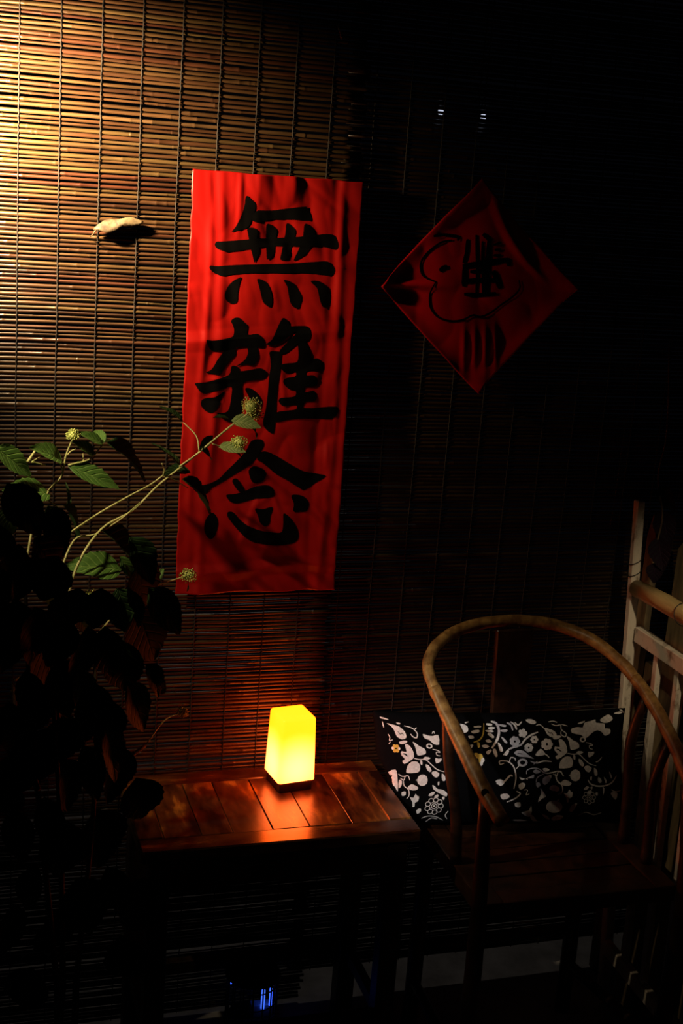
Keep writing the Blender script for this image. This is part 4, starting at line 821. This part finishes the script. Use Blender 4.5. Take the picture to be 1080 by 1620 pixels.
cpart('arm_post', [(1.463, -0.312, 0.884), (1.445, -0.305, 0.78), (1.450, -0.312, 0.66), (1.452, -0.318, SZ)], [0.010, 0.012, 0.011, 0.013], M['chairwood'], 5)
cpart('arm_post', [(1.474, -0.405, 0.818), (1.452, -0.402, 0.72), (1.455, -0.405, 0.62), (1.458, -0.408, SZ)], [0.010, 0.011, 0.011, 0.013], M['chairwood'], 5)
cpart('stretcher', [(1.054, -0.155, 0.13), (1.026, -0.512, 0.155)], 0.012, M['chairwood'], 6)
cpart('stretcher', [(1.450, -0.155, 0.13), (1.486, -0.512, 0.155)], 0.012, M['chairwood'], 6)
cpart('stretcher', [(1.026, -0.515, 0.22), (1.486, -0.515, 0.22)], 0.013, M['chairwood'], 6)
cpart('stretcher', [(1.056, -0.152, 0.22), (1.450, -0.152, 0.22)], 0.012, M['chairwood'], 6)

# ------------------------------------------------------------------ cushion with printed motifs
cc = Vector((1.203, -0.172, 0.682))
ex = Vector((math.cos(R(-12)), math.sin(R(-12)), 0.045)).normalized()
ev = Vector((0.02, 0.3, 0.95))
ev = (ev - ex * ev.dot(ex)).normalized()
en = ex.cross(ev)
CW, CH, CT, CV = 0.288, 0.130, 0.056, -0.0125


def cush_p(u, v, side=1, off=0.0):
    U = max(-1, min(1, u / CW))
    Vv = max(-1, min(1, (v - CV) / CH))
    t = CT * (max(0, (1 - U * U)) * max(0, (1 - Vv * Vv))) ** 0.42
    t += 0.004 * noise.noise(Vector((u * 14, v * 14, 3 * side))) * (1 - U ** 4) * (1 - Vv ** 4)
    uu = u * (1 - 0.035 * (1 - Vv * Vv))
    vv = v * (1 - 0.075 * (1 - U * U))
    p = cc + ex * uu + ev * vv + en * ((t if side > 0 else -0.30 * t) + off)
    xl = 0.956 - max(0.0, p.z - 0.65) * 0.6
    if p.x < xl:
        p.x = xl + (p.x - xl) * 0.03
    p.z = max(p.z, SZ + 0.002)
    return p


cu = thing('cushion', (cc.x, cc.y, SZ), 'black cushion printed with white flowers, fruit and animals, lying on the armchair', 'cushion')
V, F = [], []
gu, gv = 60, 30
for side in (1, -1):
    for j in range(gv + 1):
        for i in range(gu + 1):
            a = -math.cos(math.pi * i / gu)
            b = -math.cos(math.pi * j / gv)
            a = 0.5 * a + 0.5 * (2 * i / gu - 1)
            b = 0.5 * b + 0.5 * (2 * j / gv - 1)
            V.append(cush_p(a * CW, b * CH + CV, side))
off = (gu + 1) * (gv + 1)
for j in range(gv):
    for i in range(gu):
        a = j * (gu + 1) + i
        F.append((a, a + 1, a + gu + 2, a + gu + 1))
        F.append((off + a, off + a + gu + 1, off + a + gu + 2, off + a + 1))
bm = bmesh.new()
vs_ = [bm.verts.new(v) for v in local(cu, V)]
for f in F:
    bm.faces.new([vs_[i] for i in f])
bmesh.ops.remove_doubles(bm, verts=bm.verts, dist=0.0005)
obj('cushion_cover', from_bm('cushion_cover', bm), cu, M['cloth'], True)


def circle(c, r, n=14, sq=1.0, a0=0.0):
    return [(c[0] + r * math.cos(a0 + 2 * math.pi * k / n), c[1] + sq * r * math.sin(a0 + 2 * math.pi * k / n)) for k in range(n)]


def ring(c, r, wd, n=14, sq=1.0):
    out = []
    for k in range(n):
        a, b = 2 * math.pi * k / n, 2 * math.pi * (k + 1) / n
        out.append([(c[0] + q * math.cos(s), c[1] + sq * q * math.sin(s)) for q, s in ((r, a), (r + wd, a), (r + wd, b), (r, b))])
    return out


white, yellow, dark = [], [], []
for it in MOT:
    kind, pts = it[0], [(x / 1000, y / 1000) for x, y in it[1]]
    dst = yellow if kind in ('by', 'ry') else white
    if kind in ('b', 'by'):
        dst.append((smooth_poly(pts, 2), 0))
    elif kind in ('r', 'ry'):
        dst.extend((q, 0) for q in ribbon(pts, it[2] / 1000, 3))
    elif kind == 'd':
        dark.extend((q, 0) for q in ribbon(pts, it[2] / 1000, 3))
    elif kind in ('ring', 'ringl'):
        r = math.dist(pts[0], pts[1])
        white.extend((q, 0) for q in ring(pts[0], r * 0.55, r * 0.5, 12, 0.8))
    elif kind == 'flower':
        r = math.dist(pts[0], pts[1])
        d2 = yellow if it[3] else white
        for k in range(it[2]):
            a = 2 * math.pi * k / it[2]
            (white if (it[3] and k % 3 == 0) else d2).append((circle((pts[0][0] + r * 0.62 * math.cos(a), pts[0][1] + r * 0.62 * math.sin(a)), r * 0.40, 10), 0))
        d2.extend((q, 0) for q in ring(pts[0], r * 0.22, r * 0.3, 10))
    elif kind == 'oflower':
        r = math.dist(pts[0], pts[1])
        for k in range(it[2]):
            a = 2 * math.pi * k / it[2]
            white.extend((q, 0) for q in ring((pts[0][0] + r * 0.68 * math.cos(a), pts[0][1] + r * 0.68 * math.sin(a)), r * 0.22, r * 0.075, 9))
        white.extend((q, 0) for q in ring(pts[0], r * 0.24, r * 0.08, 9))
        white.append((circle(pts[0], r * 0.1, 7), 0))


def clampm(polys):
    out = []
    for p, mi in polys:
        if all(abs(x) < CW * 0.992 and abs(y - CV) < CH * 0.985 for x, y in p):
            out.append((p, mi))
        else:
            q = [(max(-CW * .99, min(CW * .99, x)), max(CV - CH * .98, min(CV + CH * .98, y))) for x, y in p]
            ar = abs(sum(q[i - 1][0] * q[i][1] - q[i][0] * q[i - 1][1] for i in range(len(q))))
            if ar > 1e-6:
                out.append((q, mi))
    return out


mi_ = cu.matrix_world.inverted()
for nm, polys, mt, of in (('printed_pattern', white, 'print', 0.0012), ('yellow_print', yellow, 'print_y', 0.0016), ('dark_print', dark, 'cloth', 0.0020)):
    me = drape(nm, clampm(polys), lambda u, v: mi_ @ cush_p(u, v, 1, of), 0.011, [M[mt]])
    o = obj(nm, me, cu)
    o['kind'] = 'stuff'

# ------------------------------------------------------------------ fence at the right
fence = thing('wooden_fence', (1.55, -0.5, 0), 'pale flaking wooden fence with a round top pole, right of the armchair', 'fence')


def fpart(name, V, F, m, bev=0.0):
    o = obj(name, mesh(name, local(fence, V), F), fence, m)
    if bev:
        b = o.modifiers.new('soft', 'BEVEL')
        b.width = bev
    return o


BOXF = [(3, 2, 1, 0), (4, 5, 6, 7), (0, 1, 5, 4), (1, 2, 6, 5), (2, 3, 7, 6), (3, 0, 4, 7)]


def bar(name, p, q, hx, hy, m, bev=0.002, top=1.0):
    """box bar from p to q, half sizes hx, hy across (X and Y for uprights, X and Z for rails)"""
    p, q = Vector(p), Vector(q)
    d = q - p
    if abs(d.z) > abs(d.y):
        o1, o2 = Vector((hx, 0, 0)), Vector((0, hy, 0))
    else:
        o1, o2 = Vector((hx, 0, 0)), Vector((0, 0, hy))
    V = [p - o1 - o2, p + o1 - o2, p + o1 + o2, p - o1 + o2] + [q + (-o1 - o2) * top, q + (o1 - o2) * top, q + (o1 + o2) * top, q + (-o1 + o2) * top]
    return fpart(name, V, BOXF, m, bev)


bar('post', (1.590, -0.105, 0), (1.508, -0.105, 1.268), 0.013, 0.012, M['paint'], 0.003, 0.8)
bar('post', (1.572, -0.980, 0), (1.560, -0.980, 1.24), 0.022, 0.024, M['paint'], 0.004, 0.35)
pp = [(1.520, -0.122, 1.066)] + [(1.522 + 0.002 * math.sin(i), -0.122 - 0.12 * i, 1.068 + 0.002 * i) for i in range(1, 9)]
o = obj('top_pole', tube('top_pole', local(fence, pp), [0.0195 + (0.0015 if i % 3 == 1 else 0) for i in range(len(pp))], 16, 0.05), fence, M['pole'], True)
bar('rail', (1.540, -0.122, 0.955), (1.530, -1.06, 0.965), 0.010, 0.018, M['paint'], 0.002)
bar('rail', (1.570, -0.122, 0.14), (1.560, -1.06, 0.14), 0.010, 0.018, M['paint'], 0.002)
yy = -0.215
k = 0
while yy > -1.02:
    if True:
        bar('picket', (1.568, yy, 0.158), (1.541, yy, 0.937), 0.007, 0.009, M['paint'], 0.0015)
    yy -= 0.088
    k += 1
# wire ties round the end post
for z, dy in ((1.128, 0.0), (1.096, 0.004)):
    c = []
    for i in range(17):
        a = 2 * math.pi * i / 16
        xx = 1.508 + (1.268 - z) * 0.0647
        c.append((xx + 0.0165 * math.cos(a), -0.105 + 0.016 * math.sin(a), z + 0.010 * math.cos(a) + dy))
    obj('wire_tie', tube('wire_tie', local(fence, c), 0.0011, 6), fence, M['wire'], True)
c = [(1.522 + 0.0235 * math.cos(2 * math.pi * i / 16), -0.318 + 0.008 * math.sin(2 * math.pi * i / 16), 1.071 + 0.0235 * math.sin(2 * math.pi * i / 16)) for i in range(17)]
obj('wire_tie', tube('wire_tie', local(fence, c), 0.0010, 6), fence, M['wire'], True)

# boards standing behind the fence
bd = thing('board_screen', (1.612, -0.5, 0), 'screen of weathered pointed boards standing behind the pale fence', 'screen')
rb = random.Random(5)
edges = [(-0.036, 0.002)] + [(-0.237 - 0.128 * k, -0.132 - 0.128 * k) for k in range(7)]
for y0, y1 in edges:
    hw = (y1 - y0) / 2
    zt = 1.155 + rb.uniform(-0.01, 0.01)
    tip = 0.055
    V, F = [], []
    for x in (-0.008, 0.008):
        V += [(x, -hw, 0), (x, hw, 0), (x, hw, zt), (x, hw * 0.12, zt + tip), (x, -hw, zt)]
    F = [(4, 3, 2, 1, 0), (5, 6, 7, 8, 9)] + [(k, (k + 1) % 5, 5 + (k + 1) % 5, 5 + k) for k in range(5)]
    o = obj('board', mesh('board', V, F), bd, M['board'])
    o.location = (rb.uniform(-0.003, 0.003), (y0 + y1) / 2 + 0.5, 0)
for z in (0.25, 0.80):
    o = obj('batten', box_mesh('batten', (0.012, -0.52, z), (0.030, 0.50, z + 0.05), 0.002), bd, M['board'])
# thin thread hanging at the right blind
th = obj('hanging_thread', tube('hanging_thread', [(1.513 - 0.0016 * i + 0.002 * math.sin(i * 0.9), -0.008, 1.62 - 0.044 * i) for i in range(11)], 0.0005, 5), None, M['dry'], True)
tag(th, 'thin pale thread hanging down the dark blind above the fence', 'thread')

# ------------------------------------------------------------------ small things on the blind
# dry curled leaf
V, F = [], []
nt, nsx = 18, 8
for i in range(nt + 1):
    t = i / nt
    hw = 0.0175 * math.sin(math.pi * min(1, t * 0.96 + 0.02)) ** 0.8 * (1.2 - 0.55 * t)
    for j in range(nsx + 1):
        s = 2 * j / nsx - 1                       # -1 at the blind, 1 towards the room
        x = -0.046 + 0.092 * t
        zc = -0.016 + 0.030 * t ** 0.8 - 0.010 * t * t
        curl = 0.010 * (1 - s * s) + 0.0045 * math.sin(t * 11 + s * 1.5) * (0.3 + abs(s)) - 0.007 * max(0, s) * (1.2 - t)
        V.append((x + 0.003 * math.sin(j * 1.7 + i * 0.8), -0.0165 - hw * 0.42 * s, zc + 0.7 * curl * (0.25 + math.sin(math.pi * t)) - hw * 0.34 * s))
for i in range(nt):
    for j in range(nsx):
        a = i * (nsx + 1) + j
        F.append((a, a + nsx + 1, a + nsx + 2, a + 1))
dl = thing('dry_leaf', (0.343, 0, 1.803), 'curled dry brown leaf caught on the lit reed blind', 'leaf')
o = obj('blade', mesh('dry_blade', V, F), dl, M['dry'], True)
o.modifiers.new('thickness', 'SOLIDIFY').thickness = 0.0006
obj('stalk', tube('stalk', [(-0.045, -0.028, -0.016), (-0.050, -0.020, -0.026), (-0.053, -0.008, -0.030)], 0.0011, 6), dl, M['dry'], True)
s_ = obj('straw_bit', tube('straw_bit', [(0.756, -0.012, 2.209), (0.7615, -0.013, 2.195), (0.768, -0.010, 2.180)], 0.0013, 6), None, M['straw'], True)
tag(s_, 'short pale bit of straw caught near the top of the blind', 'straw')
for nm, x, z, lab in (('string_light', 1.012, 2.066, 'small cool white light behind the dark blind, the brighter left one of two'), ('string_light', 1.108, 2.063, 'small faint white light behind the dark blind, the dimmer right one of two')):
    t = thing(nm, (x, 0.052, z), lab, 'light')
    bmx = bmesh.new()
    bmesh.ops.create_uvsphere(bmx, u_segments=12, v_segments=8, radius=0.006)
    for v in bmx.verts:
        v.co.z *= 1.3
    g = obj('bulb', from_bm('bulb', bmx), t, M['white_led'], True)
    obj('cap', tube('cap', [(0, 0, 0.010), (0, 0, 0.024)], 0.005, 10), t, M['black'])
    obj('flex', tube('flex', [(0, 0, 0.024), (0.002, 0.001, 0.2), (0, 0, 2.475 - z)], 0.0012, 6), t, M['black'])

# ------------------------------------------------------------------ small blue lantern under the table
lt = thing('insect_lantern', (0.690, -0.075, 0), 'small dark lantern glowing faint blue on the floor beneath the table', 'lantern')
obj('base', tube('base', [(0, 0, 0), (0, 0, 0.014), (0, 0, 0.030)], [0.066, 0.066, 0.058], 20), lt, M['black'])
obj('cap', tube('cap', [(0, 0, 0.144), (0, 0, 0.153), (0, 0, 0.163)], [0.064, 0.058, 0.024], 20), lt, M['black'])
for x, y, z0, z1, r in ((0.024, -0.012, 0.056, 0.104, 0.0042), (0.042, -0.012, 0.062, 0.106, 0.0034), (-0.053, -0.006, 0.128, 0.140, 0.003)):
    obj('tube', tube('blue_tube', [(x, y, z0), (x, y, z1)], r, 10), lt, M['blue'], True)
o = obj('reflector', box_mesh('reflector', (-0.002, -0.010, 0.030), (0.050, 0.012, 0.064), 0.002), lt, M['glint'])
for k in range(16):
    a = 2 * math.pi * (k + 0.5) / 16
    obj('bar', tube('bar', [(0.058 * math.cos(a), 0.058 * math.sin(a), 0.028), (0.058 * math.cos(a), 0.058 * math.sin(a), 0.146)], 0.0020, 6), lt, M['black'])
for z in (0.052, 0.083, 0.125):
    obj('hoop', tube('hoop', [(0.0585 * math.cos(2 * math.pi * i / 20), 0.0585 * math.sin(2 * math.pi * i / 20), z) for i in range(21)], 0.0016, 6, cap=False), lt, M['black'])

# ------------------------------------------------------------------ flowering shrub
shrub = thing('flowering_shrub', (0.20, -0.46, 0), 'leafy shrub with round yellow-green flower buds reaching in from the left', 'shrub')


def leaf_mesh(name, seed, serr=0.035, droop=0.12, fold=0.22):
    rnd = random.Random(seed)
    nt, ns = 16, 6
    V, F, UV = [], [], []
    for i in range(nt + 1):
        t = i / nt
        hw = 0.5 * (math.sin(math.pi * t ** 0.78) ** 0.85) * (1 - 0.15 * t) if 0 < t < 1 else 0.004
        for j in range(ns + 1):
            s = 2 * j / ns - 1
            e = 1 + (serr * (1 if i % 2 else -1) if abs(s) > 0.99 else 0)
            y = hw * s * e
            z = fold * abs(y) - droop * t * t + 0.03 * noise.noise(Vector((t * 4, s * 2, seed)))
            V.append((t + (0.02 if abs(s) > 0.99 and i % 2 and i < nt else 0), y, z))
            UV.append((t, s + 2))
    for i in range(nt):
        for j in range(ns):
            a = i * (ns + 1) + j
            F.append((a, a + ns + 1, a + ns + 2, a + 1))
    me = bpy.data.meshes.new(name)
    me.from_pydata(V, [], F)
    uvl = me.uv_layers.new(name='UVMap')
    for l in me.loops:
        uvl.data[l.index].uv = UV[l.vertex_index]
    for p in me.polygons:
        p.use_smooth = True
    me.update()
    return me


LM = {}
for key in ('leaf', 'leaf_pale', 'leaf_shaded', 'leaf_dark'):
    LM[key] = []
    for s in range(4):
        me = leaf_mesh('leaf_blade', s + 3, 0.03, 0.10 + 0.06 * s, 0.15 + 0.08 * (s % 2))
        me.materials.append(M[key])
        LM[key].append(me)
HINT = {'u': Vector((-0.25, -0.62, 0.75)), 'f': Vector((-0.1, -1, 0.25)), 'd': Vector((0.75, -0.30, 0.55)), 'k': Vector((0.2, -0.9, 0.35))}
shrub_inv = shrub.matrix_world.inverted()
rl = random.Random(9)
for idx, (a, b, wr, h) in enumerate(LEAVES):
    a, b = Vector(a), Vector(b)
    d = b - a
    ln = d.length
    d.normalize()
    hv = HINT[h].copy()
    if h == 'k':
        hv += Vector((rl.uniform(-0.5, 0.5), rl.uniform(-0.2, 0.3), rl.uniform(-0.3, 0.4)))
    n = (hv - d * hv.dot(d)).normalized()
    s = n.cross(d)
    mt = Matrix(((d.x * ln, s.x * ln * wr, n.x * ln, a.x), (d.y * ln, s.y * ln * wr, n.y * ln, a.y), (d.z * ln, s.z * ln * wr, n.z * ln, a.z), (0, 0, 0, 1)))
    key = 'leaf'
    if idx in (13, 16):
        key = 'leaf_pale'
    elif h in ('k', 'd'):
        key = 'leaf_shaded'
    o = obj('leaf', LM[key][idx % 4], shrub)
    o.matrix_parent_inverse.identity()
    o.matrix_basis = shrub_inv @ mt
vine = thing('trailing_vine', (1.55, -0.13, 1.27), 'dark trailing vine with drooping leaves hanging on the end post of the fence', 'vine')
vinv = vine.matrix_world.inverted()
vp = [(1.569, -0.080, 1.42), (1.559, -0.085, 1.32), (1.557, -0.128, 1.24), (1.552, -0.130, 1.17), (1.556, -0.140, 1.10)]
obj('stem', tube('vine_stem', local(vine, catmull([(1.575, -0.03, 1.62)] + vp, 5)), 0.0022, 6), vine, M['woody'], True)
for k, (p, q, wr) in enumerate((((1.557, -0.124, 1.25), (1.569, -0.150, 1.175), 0.7), ((1.554, -0.130, 1.19), (1.552, -0.165, 1.12), 0.7), ((1.554, -0.134, 1.13), (1.542, -0.150, 1.088), 0.9), ((1.559, -0.10, 1.30), (1.574, -0.14, 1.25), 0.6))):
    p, q = Vector(p), Vector(q)
    d = q - p
    ln = d.length
    d.normalize()
    hv = Vector((-0.7, -0.7, 0.1))
    n = (hv - d * hv.dot(d)).normalized()
    sd = n.cross(d)
    mt = Matrix(((d.x * ln, sd.x * ln * wr, n.x * ln, p.x), (d.y * ln, sd.y * ln * wr, n.y * ln, p.y), (d.z * ln, sd.z * ln * wr, n.z * ln, p.z), (0, 0, 0, 1)))
    o = obj('leaf', LM['leaf_dark'][k % 4], vine)
    o.matrix_basis = vinv @ mt
for pts, r in STEMS:
    c = catmull(pts, 5)
    n = len(c)
    obj('stem', tube('stem', local(shrub, c), [r * 1.15 / 1000 * (1.15 - 0.4 * i / (n - 1)) for i in range(n)], 7), shrub, M['stem'], True)
for k, pts in enumerate(TRUNKS):
    c = catmull(pts, 5)
    if k < 3:
        c = [Vector((0.20 + 0.02 * k, -0.46, 0.0)), Vector((c[0] + Vector((0.20 + 0.02 * k, -0.46, 0.0))) / 2)] + c
    obj('stem', tube('woody_stem', local(shrub, c), [0.006 - 0.003 * i / len(c) for i in range(len(c))], 8, 0.1), shrub, M['woody'], True)
for k, (p, r) in enumerate(HEADS):
    bmh = bmesh.new()
    rnd = random.Random(30 + k)
    nb = int(90 * min(1.0, r / 0.014)) + 10
    for i in range(nb):
        ph = math.acos(1 - 1.75 * (i + 0.5) / nb)
        th_ = i * 2.39996
        rr = r * rnd.uniform(0.85, 1.22)
        q = Vector((math.sin(ph) * math.cos(th_), math.sin(ph) * math.sin(th_), math.cos(ph) * 0.9)) * rr
        br = rnd.uniform(0.0011, 0.0019)
        bmesh.ops.create_icosphere(bmh, subdivisions=1, radius=br, matrix=Matrix.Translation(q))
    bmesh.ops.create_icosphere(bmh, subdivisions=2, radius=r * 0.74)
    o = obj('flower_head', from_bm('flower_head', bmh), shrub, M['bud'], True)
    o.location = shrub_inv @ Vector(p)
    o['label'] = 'round cluster of yellow-green buds'
